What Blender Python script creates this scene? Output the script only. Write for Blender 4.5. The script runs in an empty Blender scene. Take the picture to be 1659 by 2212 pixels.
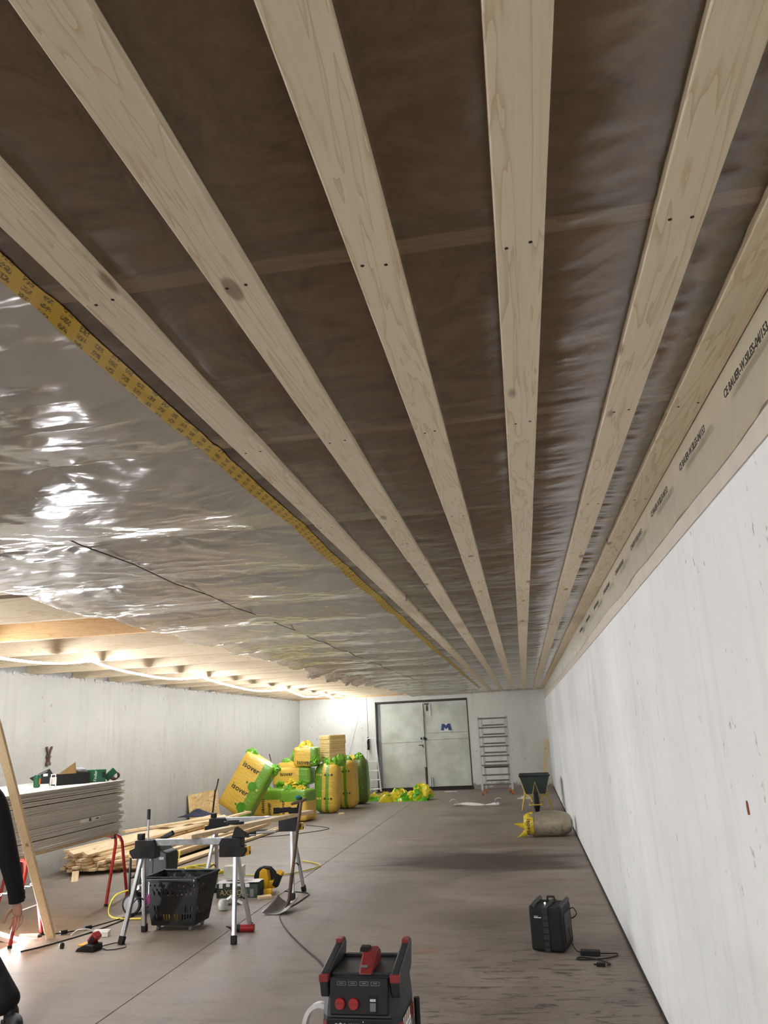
import bpy, math, random
import numpy as np
from mathutils import Vector, Matrix

random.seed(11)
rng = np.random.default_rng(5)
scene = bpy.context.scene
C = scene.collection

# ---------------------------------------------------------------- camera
YAW, PITCH, ROLL, FPX, CAMH = .16222797, .27922707, -.04637913, 1645.0, 1.65
_f = Vector((-math.sin(YAW)*math.cos(PITCH), math.cos(YAW)*math.cos(PITCH), math.sin(PITCH)))
_r = Vector((math.cos(YAW), math.sin(YAW), 0)); _u = _r.cross(_f)
_r2 = _r*math.cos(ROLL) + _u*math.sin(ROLL); _u2 = -_r*math.sin(ROLL) + _u*math.cos(ROLL)
cam_d = bpy.data.cameras.new('camera'); cam = bpy.data.objects.new('camera', cam_d); C.objects.link(cam)
cam_d.sensor_fit = 'VERTICAL'; cam_d.sensor_height = 24.0; cam_d.lens = FPX/2212*24.0
cam_d.clip_start = .05; cam_d.clip_end = 100
mw = Matrix((_r2, _u2, -_f)).transposed().to_4x4(); mw.translation = Vector((0, 0, CAMH)); cam.matrix_world = mw
scene.camera = cam

# ---------------------------------------------------------------- world, exposure
w = bpy.data.worlds.new('world'); scene.world = w; w.use_nodes = True
w.node_tree.nodes['Background'].inputs[0].default_value = (.9, .95, 1, 1)
w.node_tree.nodes['Background'].inputs[1].default_value = .02
scene.view_settings.view_transform = 'Standard'; scene.view_settings.look = 'None'
scene.view_settings.gamma = 1.0; scene.view_settings.use_curve_mapping = False
scene.view_settings.exposure = 1.17
ROPE_STRENGTH = 95.0
LAMP_STRENGTH = 800.0

# ---------------------------------------------------------------- helpers
def S(r, g, b):
    f = lambda c: (c/255/12.92 if c/255 <= .04045 else ((c/255+.055)/1.055)**2.4)
    return (f(r), f(g), f(b), 1)

class NT:
    def __init__(self, name):
        self.m = bpy.data.materials.new(name); self.m.use_nodes = True
        self.t = self.m.node_tree; self.b = self.t.nodes['Principled BSDF']; self.out = self.t.nodes['Material Output']
    def n(self, typ, **kw):
        o = self.t.nodes.new(typ)
        for k, v in kw.items():
            if k.startswith('i_'):
                key = k[2:]; key = int(key) if key.isdigit() else key.replace('_', ' ')
                o.inputs[key].default_value = v
            else: setattr(o, k, v)
        return o
    def l(self, a, b):
        self.t.links.new(a, b)
    def obj(self, scale=(1, 1, 1), rand=0.0, gen=False):
        tc = self.n('ShaderNodeTexCoord'); src = tc.outputs['Generated' if gen else 'Object']
        mp = self.n('ShaderNodeMapping'); mp.inputs['Scale'].default_value = scale
        if rand:
            oi = self.n('ShaderNodeObjectInfo'); mu = self.n('ShaderNodeMath', operation='MULTIPLY', i_1=rand)
            self.l(oi.outputs['Random'], mu.inputs[0]); ad = self.n('ShaderNodeVectorMath', operation='ADD')
            self.l(src, ad.inputs[0]); self.l(mu.outputs[0], ad.inputs[1]); src = ad.outputs[0]
        self.l(src, mp.inputs['Vector']); return mp.outputs[0]
    def noise(self, vec, scale, detail=4, rough=.55, dist=0):
        o = self.n('ShaderNodeTexNoise', i_Scale=scale, i_Detail=detail, i_Roughness=rough, i_Distortion=dist)
        self.l(vec, o.inputs['Vector']); return o.outputs['Fac']
    def ramp(self, fac, stops):
        o = self.n('ShaderNodeValToRGB'); e = o.color_ramp.elements
        while len(e) < len(stops): e.new(.5)
        for el, (p, c) in zip(e, stops): el.position = p; el.color = c if len(c) == 4 else (*c, 1)
        self.l(fac, o.inputs[0]); return o.outputs[0]
    def mix(self, fac, a, b, mode='MIX'):
        o = self.n('ShaderNodeMix', data_type='RGBA', blend_type=mode)
        if isinstance(fac, (int, float)): o.inputs[0].default_value = fac
        else: self.l(fac, o.inputs[0])
        for s, i in ((a, 6), (b, 7)):
            if isinstance(s, tuple): o.inputs[i].default_value = s
            else: self.l(s, o.inputs[i])
        return o.outputs[2]
    def math(self, op, a, b=None, clamp=False):
        o = self.n('ShaderNodeMath', operation=op, use_clamp=clamp)
        for i, s in enumerate((a, b)):
            if s is None: continue
            if isinstance(s, (int, float)): o.inputs[i].default_value = s
            else: self.l(s, o.inputs[i])
        return o.outputs[0]
    def bump(self, h, strength=.3, dist=.01, to=None):
        o = self.n('ShaderNodeBump', i_Strength=strength, i_Distance=dist); self.l(h, o.inputs['Height'])
        self.l(o.outputs[0], (to or self.b).inputs['Normal']); return o.outputs[0]
    def set(self, **kw):
        for k, v in kw.items():
            i = self.b.inputs[k.replace('_', ' ')]
            if isinstance(v, (int, float, tuple)): i.default_value = v
            else: self.l(v, i)

W1 = (1, 1, 1, 1); K0 = (0, 0, 0, 1)
def mul(c, k): return (c[0]*k, c[1]*k, c[2]*k, 1)

def simple(name, col, rough=.5, metal=0.0, var=.15, scale=9, bump=0.0, bscale=60, rand=3.0):
    t = NT(name); v = t.obj(rand=rand); f = t.noise(v, scale)
    t.set(Base_Color=t.ramp(f, [(.3, mul(col, 1-var)), (.7, mul(col, 1+var))]), Roughness=rough, Metallic=metal)
    if bump: t.bump(t.noise(v, bscale), bump)
    return t.m

def wood(name, light, dark, axis=1, knots=True, grain=1.0, rough=.62):
    t = NT(name); st = [1, 1, 1]; st[axis] = .07
    v = t.obj(rand=37.0); mp = t.n('ShaderNodeMapping'); mp.inputs['Scale'].default_value = st; t.l(v, mp.inputs['Vector'])
    w1 = t.n('ShaderNodeTexNoise', i_Scale=13*grain, i_Detail=3, i_Roughness=.6, i_Distortion=.6); t.l(mp.outputs[0], w1.inputs['Vector'])
    rings = t.math('FRACT', t.math('MULTIPLY', w1.outputs['Fac'], 9.0))
    fine = t.noise(mp.outputs[0], 160*grain, 2)
    a = t.ramp(rings, [(0, mul(light, 1.05)), (.72, light), (1, mul(dark, 1.12))])
    b = t.mix(t.math('MULTIPLY', fine, .35), a, dark)
    big = t.noise(v, 1.3, 2); b = t.mix(t.math('MULTIPLY', big, .28), b, mul(dark, 1.15))
    if knots:
        s2 = [7.0, 7.0, 7.0]; s2[axis] = 2.6
        mk = t.n('ShaderNodeMapping'); mk.inputs['Scale'].default_value = s2; t.l(v, mk.inputs['Vector'])
        vo = t.n('ShaderNodeTexVoronoi', i_Scale=1.0); t.l(mk.outputs[0], vo.inputs['Vector'])
        k1 = t.ramp(vo.outputs['Distance'], [(.0, W1), (.10, (.85,)*3), (.145, K0)])
        b = t.mix(t.math('MULTIPLY', k1, .72), b, S(95, 66, 42))
    t.set(Base_Color=b, Roughness=rough); t.bump(fine, .12, .004); return t.m

class MB:
    """collects shapes into one mesh"""
    def __init__(s): s.v = []; s.f = []
    def add(s, vs, fs, M=None):
        o = len(s.v)
        s.v += [tuple(M @ Vector(p)) if M else tuple(p) for p in vs]
        s.f += [tuple(i+o for i in f) for f in fs]; return s
    def box(s, c, d, M=None):
        x, y, z = c; a, b, h = d[0]/2, d[1]/2, d[2]/2
        vs = [(x+i*a, y+j*b, z+k*h) for k in (-1, 1) for j in (-1, 1) for i in (-1, 1)]
        return s.add(vs, [(0, 2, 3, 1), (4, 5, 7, 6), (0, 1, 5, 4), (2, 6, 7, 3), (0, 4, 6, 2), (1, 3, 7, 5)], M)
    def bb(s, x0, x1, y0, y1, z0, z1, M=None):
        return s.box(((x0+x1)/2, (y0+y1)/2, (z0+z1)/2), (x1-x0, y1-y0, z1-z0), M)
    def beam(s, p0, p1, w, h, up=(0, 0, 1), ext=0):
        p0 = Vector(p0); p1 = Vector(p1); d = (p1-p0).normalized(); sd = d.cross(Vector(up))
        if sd.length < 1e-4: sd = d.cross(Vector((0, 1, 0)))
        sd.normalize(); u = sd.cross(d); p0 = p0-d*ext; p1 = p1+d*ext
        vs = [p+sd*(i*w/2)+u*(j*h/2) for p in (p0, p1) for j in (-1, 1) for i in (-1, 1)]
        return s.add(vs, [(0, 1, 3, 2), (4, 6, 7, 5), (0, 4, 5, 1), (2, 3, 7, 6), (0, 2, 6, 4), (1, 5, 7, 3)])
    def tube(s, pts, r, n=8, closed=False):
        pts = [Vector(p) for p in pts]; m = len(pts); rr = r if isinstance(r, (list, tuple)) else [r]*m
        vs = []; fs = []; up = None
        for i, p in enumerate(pts):
            a = pts[(i-1) % m] if (closed or i > 0) else p; b = pts[(i+1) % m] if (closed or i < m-1) else p
            d = (b-a).normalized()
            if up is None: up = d.orthogonal().normalized()
            else:
                up = up-d*up.dot(d); up = up.normalized() if up.length > 1e-5 else d.orthogonal().normalized()
            q = d.cross(up)
            vs += [p+(up*math.cos(2*math.pi*k/n)+q*math.sin(2*math.pi*k/n))*rr[i] for k in range(n)]
        for i in range(m if closed else m-1):
            j = (i+1) % m
            fs += [(i*n+k, i*n+(k+1) % n, j*n+(k+1) % n, j*n+k) for k in range(n)]
        if not closed: fs += [tuple(range(n-1, -1, -1)), tuple((m-1)*n+k for k in range(n))]
        return s.add(vs, fs)
    def cyl(s, p0, p1, r0, r1=None, n=14): return s.tube([p0, p1], [r0, r0 if r1 is None else r1], n)
    def prism(s, poly, a, b, axis='y', M=None):
        n = len(poly); P = {'y': lambda u, v, t: (u, t, v), 'x': lambda u, v, t: (t, u, v), 'z': lambda u, v, t: (u, v, t)}[axis]
        vs = [P(u, v, t) for t in (a, b) for u, v in poly]
        return s.add(vs, [tuple(range(n)), tuple(range(2*n-1, n-1, -1))]+[(i, i+n, (i+1) % n+n, (i+1) % n) for i in range(n)], M)
    def lathe(s, prof, c, axis=(0, 0, 1), n=20):
        A = Vector(axis).normalized(); u = A.orthogonal().normalized(); q = A.cross(u); c = Vector(c); vs = []; fs = []
        for r, h in prof: vs += [c+A*h+(u*math.cos(2*math.pi*k/n)+q*math.sin(2*math.pi*k/n))*r for k in range(n)]
        for i in range(len(prof)-1): fs += [(i*n+k, i*n+(k+1) % n, (i+1)*n+(k+1) % n, (i+1)*n+k) for k in range(n)]
        fs += [tuple(range(n-1, -1, -1)), tuple((len(prof)-1)*n+k for k in range(n))]
        return s.add(vs, fs)
    def ball(s, c, r, n=12, m=8):
        r = r if isinstance(r, (tuple, list)) else (r, r, r)
        pr = [(math.sin(math.pi*i/m), -math.cos(math.pi*i/m)) for i in range(m+1)]; vs = []; fs = []
        for a, h in pr: vs += [(c[0]+r[0]*a*math.cos(2*math.pi*k/n), c[1]+r[1]*a*math.sin(2*math.pi*k/n), c[2]+r[2]*h) for k in range(n)]
        for i in range(m): fs += [(i*n+k, i*n+(k+1) % n, (i+1)*n+(k+1) % n, (i+1)*n+k) for k in range(n)]
        return s.add(vs, fs)
    def mesh(s, name, smooth=0):
        me = bpy.data.meshes.new(name); me.from_pydata(s.v, [], s.f); me.validate(); 
        if smooth:
            me.polygons.foreach_set('use_smooth', [True]*len(me.polygons)); me.set_sharp_from_angle(angle=math.radians(smooth))
        me.update(); return me
    def build(s, name, mat, parent=None, bevel=0, smooth=0, loc=None, rot=None):
        return put(name, s.mesh(name, smooth), mat, parent, bevel, loc, rot)

def put(name, me, mat, parent=None, bevel=0, loc=None, rot=None):
    o = bpy.data.objects.new(name, me); C.objects.link(o)
    if mat is not None and not me.materials: me.materials.append(mat)
    o.parent = parent
    if loc is not None: o.location = loc
    if rot is not None: o.rotation_euler = rot
    if bevel:
        b = o.modifiers.new('bevel', 'BEVEL'); b.width = bevel; b.segments = 2; b.limit_method = 'ANGLE'; b.angle_limit = math.radians(40)
    return o

def tag(o, label=None, cat=None, group=None, kind=None):
    if label: o['label'] = label
    if cat: o['category'] = cat
    if group: o['group'] = group
    if kind: o['kind'] = kind
    return o

def thing(name, label, cat, loc=(0, 0, 0), rz=0, group=None, rot=None):
    o = bpy.data.objects.new(name, None); C.objects.link(o); o.empty_display_size = .1
    o.location = loc; o.rotation_euler = rot if rot else (0, 0, rz)
    return tag(o, label, cat, group)

def copy_tree(o, parent=None):
    c = o.copy(); C.objects.link(c); c.parent = parent
    for ch in list(o.children): copy_tree(ch, c)
    return c

# vectorised value noise
_T = rng.random((256, 256)).astype(np.float64)
def vn(x, y):
    xi = np.floor(x).astype(int); yi = np.floor(y).astype(int); fx = x-xi; fy = y-yi
    fx = fx*fx*(3-2*fx); fy = fy*fy*(3-2*fy)
    a = _T[xi % 256, yi % 256]; b = _T[(xi+1) % 256, yi % 256]; c = _T[xi % 256, (yi+1) % 256]; d = _T[(xi+1) % 256, (yi+1) % 256]
    return (a*(1-fx)+b*fx)*(1-fy)+(c*(1-fx)+d*fx)*fy
def fbm(x, y, o=3):
    s = 0; a = .5; t = 0
    for i in range(o): s = s+a*vn(x*2**i+17*i, y*2**i+31*i); t += a; a *= .5
    return s/t

def grid_mesh(name, X, Y, Z, smooth=True, flip=False):
    n, m = X.shape; co = np.stack([X, Y, Z], -1).reshape(-1, 3)
    i = np.arange(n*m).reshape(n, m); q = np.stack([i[:-1, :-1], i[1:, :-1], i[1:, 1:], i[:-1, 1:]], -1).reshape(-1, 4)
    if flip: q = q[:, ::-1].copy()
    me = bpy.data.meshes.new(name); me.vertices.add(n*m); me.vertices.foreach_set('co', co.ravel())
    me.loops.add(q.size); me.loops.foreach_set('vertex_index', q.ravel().astype(np.int32))
    me.polygons.add(len(q)); me.polygons.foreach_set('loop_start', np.arange(0, q.size, 4, dtype=np.int32))
    me.update(calc_edges=True)
    if smooth: me.polygons.foreach_set('use_smooth', [True]*len(q))
    me.validate(); return me

def text_mesh(txt, size, extrude=.0015, bold=0.0):
    cu = bpy.data.curves.new('lettering', 'FONT'); cu.body = txt; cu.size = size; cu.extrude = extrude; cu.offset = bold
    cu.align_x = 'CENTER'; cu.align_y = 'CENTER'; cu.resolution_u = 2
    o = bpy.data.objects.new('lettering_tmp', cu); C.objects.link(o)
    dg = bpy.context.evaluated_depsgraph_get(); me = bpy.data.meshes.new_from_object(o.evaluated_get(dg))
    bpy.data.objects.remove(o); bpy.data.curves.remove(cu); me.materials.clear(); return me

# ---------------------------------------------------------------- materials
def wall_mat(name, base, streak=.5, specks=True, brick=.0, crumble=0.0):
    t = NT(name); v = t.obj()
    big = t.noise(v, .55, 4, .6); c = t.ramp(big, [(.3, mul(base, .88)), (.55, base), (.75, mul(base, 1.06))])
    sm = t.n('ShaderNodeMapping'); sm.inputs['Scale'].default_value = (3.2, 3.2, .35); t.l(v, sm.inputs['Vector'])
    st = t.ramp(t.noise(sm.outputs[0], 2.2, 5, .65), [(.52, K0), (.75, W1)])
    c = t.mix(t.math('MULTIPLY', st, streak), c, mul(base, .66))
    hsum = t.noise(v, 26, 5, .6)
    if specks:
        s1 = t.n('ShaderNodeMapping'); s1.inputs['Scale'].default_value = (5, 5, 2.4); t.l(v, s1.inputs['Vector'])
        sp = t.noise(s1.outputs[0], 3.2, 6, .72); sp = t.ramp(sp, [(.635, K0), (.67, W1)])
        msk = t.ramp(t.noise(v, .8, 2), [(.40, K0), (.56, W1)])
        c = t.mix(t.math('MULTIPLY', t.math('MULTIPLY', sp, msk), .75), c, S(92, 84, 74))
    if crumble:
        sep = t.n('ShaderNodeSeparateXYZ'); t.l(v, sep.inputs[0])
        low = t.math('SUBTRACT', 1.0, t.math('MULTIPLY', sep.outputs[2], 2.2), True)
        cr = t.ramp(t.math('MULTIPLY', t.noise(v, 3.5, 6, .7), low), [(.32, K0), (.44, W1)])
        c = t.mix(t.math('MULTIPLY', cr, crumble), c, S(120, 108, 95))
    t.set(Base_Color=c, Roughness=.85)
    h = hsum
    if brick:
        br = t.n('ShaderNodeTexBrick', i_Scale=1.0); br.inputs['Mortar Size'].default_value = .012
        br.inputs['Brick Width'].default_value = .27; br.inputs['Row Height'].default_value = .085
        mp = t.n('ShaderNodeMapping'); mp.inputs['Rotation'].default_value = (math.pi/2, 0, brick); t.l(v, mp.inputs['Vector']); t.l(mp.outputs[0], br.inputs['Vector'])
        h = t.math('SUBTRACT', hsum, t.math('MULTIPLY', br.outputs['Fac'], .07))
    t.bump(h, .35, .02); return t.m

M = {}
M['wall_r'] = wall_mat('white painted plaster', S(240, 240, 239), .3, True)
M['wall_l'] = wall_mat('white painted brick', S(166, 163, 154), .45, True, math.pi/2, .3)
M['wall_b'] = wall_mat('old white limewash', S(226, 225, 216), .4, True, 1e-4, .8)

def floor_mat():
    t = NT('worn brown concrete'); v = t.obj()
    n1 = t.noise(v, .8, 6, .62); c = t.ramp(n1, [(.25, S(110, 99, 88)), (.5, S(138, 126, 114)), (.75, S(157, 145, 132))])
    mx = t.n('ShaderNodeMapping'); mx.inputs['Scale'].default_value = (.45, 1.5, 1); mx.inputs['Rotation'].default_value = (0, 0, .25); t.l(v, mx.inputs['Vector'])
    streak = t.ramp(t.noise(mx.outputs[0], 3.6, 10, .76), [(.5, K0), (.66, W1)])
    c = t.mix(t.math('MULTIPLY', streak, .5), c, S(84, 70, 60))
    sep = t.n('ShaderNodeSeparateXYZ'); t.l(v, sep.inputs[0]); X, Y = sep.outputs[0], sep.outputs[1]
    def blob(cx, cy, rx, ry, soft=.55, wob=.6):
        a = t.math('DIVIDE', t.math('SUBTRACT', X, cx), rx); b = t.math('DIVIDE', t.math('SUBTRACT', Y, cy), ry)
        d = t.math('SQRT', t.math('ADD', t.math('MULTIPLY', a, a), t.math('MULTIPLY', b, b)))
        d = t.math('ADD', d, t.math('MULTIPLY', t.math('SUBTRACT', t.noise(mx.outputs[0], 3.0, 6, .7), .5), 2.2*wob))
        return t.ramp(d, [(1-soft, W1), (1.0, K0)])
    for cx, cy, rx, ry, col, k in ((-.8, 10.6, 1.7, 1.0, S(58, 47, 40), .85), (.0, 10.15, .75, .35, S(66, 54, 46), .65),
                                   (-1.5, 10.5, .5, .22, S(58, 45, 40), .6), (-.6, 11.9, 1.6, .4, S(92, 78, 67), .5), (-.3, 7.6, .9, .5, S(85, 72, 62), .5),
                                   (-.9, 6.55, .16, .13, S(150, 92, 74), .5), (-3.3, 5.7, 1.6, 1.3, S(158, 141, 128), .35), (-3.9, 8.3, 1.0, .8, S(92, 80, 70), .35)):
        c = t.mix(t.math('MULTIPLY', blob(cx, cy, rx, ry), k), c, col)
    scr = t.n('ShaderNodeMapping'); scr.inputs['Scale'].default_value = (1.1, 4.2, 1); scr.inputs['Rotation'].default_value = (0, 0, -.12); t.l(v, scr.inputs['Vector'])
    s1 = t.ramp(t.noise(scr.outputs[0], 3.6, 9, .8, .5), [(.54, K0), (.575, W1)])
    zone = blob(.0, 5.5, 1.5, 2.0, .6, .25)
    c = t.mix(t.math('MULTIPLY', t.math('MULTIPLY', s1, zone), .85), c, S(66, 52, 47))
    lt = t.ramp(t.noise(v, 9, 6, .75), [(.69, K0), (.73, W1)]); c = t.mix(t.math('MULTIPLY', lt, .4), c, S(186, 176, 164))
    t.set(Base_Color=c, Roughness=t.ramp(n1, [(.2, (.42,)*3), (.8, (.72,)*3)]))
    t.bump(t.noise(v, 18, 6, .65), .18, .02); return t.m
M['floor'] = floor_mat()
M['batten'] = wood('planed spruce batten', S(232, 220, 194), S(198, 176, 142))
M['joist'] = wood('spruce joist', S(226, 210, 182), S(196, 170, 132), axis=0, knots=False)
M['joist_o'] = wood('orange pine joist', S(226, 188, 134), S(198, 148, 92), axis=0, knots=False)
M['deck'] = wood('rough ceiling boards', S(120, 104, 84), S(80, 64, 48), axis=0, knots=False)
M['plank'] = wood('fresh sawn plank', S(232, 210, 172), S(198, 164, 116))
M['plank_g'] = wood('weathered plank', S(202, 182, 150), S(160, 134, 100))
M['hole'] = simple('dark screw hole', S(40, 28, 20), .8)
M['black'] = simple('black plastic', S(11, 11, 12), .56, bump=.05)
M['black_m'] = simple('matt black rubber', S(12, 12, 13), .7)
M['dgrey'] = simple('dark grey plastic', S(42, 44, 47), .5, bump=.05)
M['grey'] = simple('grey plastic', S(120, 122, 124), .5)
M['white'] = simple('white plastic', S(232, 230, 226), .4)
M['paper'] = simple('white paper', S(236, 233, 228), .8)
M['alu'] = simple('aluminium', S(205, 207, 210), .34, .85, .06)
M['galv'] = simple('galvanised steel', S(190, 194, 196), .42, .6, .18, 26)
M['steel'] = simple('worn steel', S(132, 128, 124), .42, .75, .25)
M['rust'] = simple('rusty steel', S(88, 66, 54), .75, .2, .3, 14, .2)
M['red'] = simple('red paint', S(168, 34, 32), .42, 0, .15)
M['redp'] = simple('red plastic', S(160, 28, 30), .38, 0, .1)
M['yellow'] = simple('yellow plastic', S(232, 178, 28), .45)
M['yellowp'] = simple('yellow paint', S(206, 176, 62), .5)
M['hose'] = simple('yellow hose', S(214, 196, 60), .5)
M['blue'] = simple('blue print', S(42, 66, 122), .5)
M['navy'] = simple('navy cloth', S(40, 44, 62), .9, bump=.3)
M['cloth'] = simple('black knit fabric', S(13, 12, 14), .92, bump=.35, bscale=220)
M['trouser'] = simple('black trousers', S(14, 13, 14), .9, bump=.3, bscale=160)
M['skin'] = simple('skin', S(196, 148, 124), .5, 0, .08, 20)
M['hair'] = simple('dark brown hair', S(48, 34, 26), .7, bump=.4, bscale=90)
M['card'] = simple('brown cardboard', S(150, 118, 76), .85)
M['green'] = simple('dark green carton', S(18, 84, 52), .45)
M['green_l'] = simple('light green print', S(120, 190, 120), .5)
M['gyps'] = simple('plasterboard', S(214, 209, 202), .85, 0, .05)
M['gyps_t'] = simple('plasterboard paper face', S(206, 198, 184), .85, 0, .05)
M['barrow'] = simple('dark green grey tray', S(66, 78, 76), .55)
M['orange'] = simple('orange wheel', S(200, 110, 40), .5)
M['pink'] = simple('pink bristles', S(220, 110, 180), .8)
M['glassy'] = simple('clear jar', S(200, 204, 196), .15)
M['sack_white'] = simple('white crumpled wrapping', S(206, 205, 192), .5, bump=.5, bscale=30)
M['brass'] = simple('brass', S(196, 160, 84), .35, .9)
M['txt'] = simple('black print', S(30, 26, 24), .6)
M['txt_w'] = simple('white print', S(225, 225, 225), .5)
M['txt_g'] = simple('gold print', S(196, 176, 110), .5)
M['deckdark'] = simple('dark grime', S(52, 46, 40), .9)

def film_mat(name, haze, tint, ior=1.65, opac=.3, rough=.16, wr=.5):
    """translucent polythene: partly see-through, hazy, glossy at grazing angles"""
    t = NT(name); t.t.nodes.remove(t.b); v = t.obj()
    m1 = t.n('ShaderNodeMapping'); m1.inputs['Scale'].default_value = (1.6, 9.0, 4.0); t.l(v, m1.inputs['Vector'])
    m2 = t.n('ShaderNodeMapping'); m2.inputs['Scale'].default_value = (1, 1, 1); m2.inputs['Rotation'].default_value = (0, 0, .7); t.l(v, m2.inputs['Vector'])
    m3 = t.n('ShaderNodeMapping'); m3.inputs['Scale'].default_value = (1.3, 6, 2); t.l(m2.outputs[0], m3.inputs['Vector'])
    h = t.math('ADD', t.noise(m1.outputs[0], 1.0, 3, .5), t.math('MULTIPLY', t.noise(m3.outputs[0], 1.3, 3, .5), .8))
    h = t.math('ADD', h, t.math('MULTIPLY', t.noise(v, 3.5, 2, .5), .9))
    bp = t.n('ShaderNodeBump', i_Strength=wr, i_Distance=.012); t.l(h, bp.inputs['Height'])
    tr = t.n('ShaderNodeBsdfTransparent'); tr.inputs[0].default_value = tint
    df = t.n('ShaderNodeBsdfDiffuse'); df.inputs[0].default_value = haze
    gl = t.n('ShaderNodeBsdfGlossy', i_Roughness=rough); gl.inputs[0].default_value = (.97, .96, .95, 1); t.l(bp.outputs[0], gl.inputs['Normal']); t.l(bp.outputs[0], df.inputs['Normal'])
    fr = t.n('ShaderNodeFresnel', i_IOR=ior); t.l(bp.outputs[0], fr.inputs['Normal'])
    a = t.n('ShaderNodeMixShader', i_0=opac); t.l(tr.outputs[0], a.inputs[1]); t.l(df.outputs[0], a.inputs[2])
    b = t.n('ShaderNodeMixShader'); t.l(fr.outputs[0], b.inputs[0]); t.l(a.outputs[0], b.inputs[1]); t.l(gl.outputs[0], b.inputs[2])
    t.l(b.outputs[0], t.out.inputs[0]); return t.m
M['film2'] = film_mat('silvery polythene sheet', S(220, 213, 201), (.92, .89, .84, 1), 2.3, .58, .19, .65)
M['film'] = film_mat('translucent polythene sheet', S(150, 120, 84), (.98, .94, .88, 1), 1.9, .23, .24, .5)
M['flap'] = film_mat('polythene wall upstand', S(205, 194, 168), (.9, .86, .76, 1), 1.5, .72, .3, .3)

def wool_mat():
    t = NT('brown glass wool'); v = t.obj(rand=11)
    mp = t.n('ShaderNodeMapping'); mp.inputs['Scale'].default_value = (1, 1.5, 3); t.l(v, mp.inputs['Vector'])
    c = t.ramp(t.noise(mp.outputs[0], 3.2, 6, .65, .6), [(.28, S(96, 64, 30)), (.5, S(160, 116, 64)), (.72, S(206, 162, 100))])
    t.set(Base_Color=c, Roughness=.95); t.bump(t.noise(v, 30, 5, .7), .6, .02); return t.m
M['wool'] = wool_mat()
def wool_block_mat():
    t = NT('layered glass wool'); v = t.obj()
    mp = t.n('ShaderNodeMapping'); mp.inputs['Scale'].default_value = (1.2, 1.2, 16); t.l(v, mp.inputs['Vector'])
    c = t.ramp(t.noise(mp.outputs[0], 1.6, 5, .6), [(.3, S(196, 160, 96)), (.6, S(226, 200, 140))])
    t.set(Base_Color=c, Roughness=.95); t.bump(t.noise(mp.outputs[0], 4, 4), .5, .02); return t.m
M['woolb'] = wool_block_mat()

def emis(name, col, k):
    t = NT(name); t.set(Base_Color=col, Emission_Color=col, Emission_Strength=k); return t.m
M['rope'] = emis('glowing light hose', (.97, 1, 1.05, 1), ROPE_STRENGTH)
M['lamp'] = emis('glowing work lamp', (.97, 1, 1.06, 1), LAMP_STRENGTH)
M['led'] = emis('white indicator light', (.8, .9, 1, 1), 6)

# ---------------------------------------------------------------- room shell
XR, XL, YB, YF, ZC = .642, -6.4, 22.2, -4.2, 2.6      # right, left, back, front (behind the camera), joist underside
def struct(name, mb, mat, **kw): return tag(mb.build(name, mat, **kw), kind='structure')
fl = bpy.data.objects.new('floor', None); C.objects.link(fl); tag(fl, kind='structure')
MB().bb(-2.747, XR+.3, YF-.3, YB+.4, -.15, 0).build('slab', M['floor'], fl, bevel=.004)
MB().bb(XL-.4, -2.753, YF-.3, YB+.4, -.15, 0).build('slab', M['floor'], fl, bevel=.004)
MB().bb(XL-.4, XR+.3, YF-.3, YB+.4, -.3, -.151).build('subbase', M['deckdark'], fl)
struct('wall_right', MB().bb(XR, XR+.3, YF-.3, YB+.4, -.02, 2.85), M['wall_r'])
wl = MB().bb(XL-.4, XL, YF-.3, YB+.4, -.02, 2.585).bb(XL-.4, XL-.22, YF-.3, YB+.4, 2.585, 2.85)
struct('wall_left', wl, M['wall_l'])
DX0, DX1, DZ0, DZ1 = -4.16, -1.51, .04, 2.44
wb = MB().bb(XL, DX0, YB, YB+.4, -.02, 2.85).bb(DX1, XR, YB, YB+.4, -.02, 2.85).bb(DX0, DX1, YB, YB+.4, DZ1, 2.85)
struct('wall_back', wb, M['wall_b'])
struct('wall_front', MB().bb(XL, XR, YF-.3, YF, -.02, 2.85), M['wall_l'])
struct('trim_1', MB().bb(XR-.012, XR, YF, YB, 0, .02), M['deckdark'])

# ragged mortar along the top of the left wall, between the joist ends
mm = MB()
for i in range(120):
    y = 5+i*.143+random.uniform(-.05, .05); mm.ball((XL+.0, y, 2.578), (random.uniform(.006, .022), random.uniform(.03, .09), random.uniform(.008, .03)), 6, 4)
struct('trim_2', mm, M['wall_l'])

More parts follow.
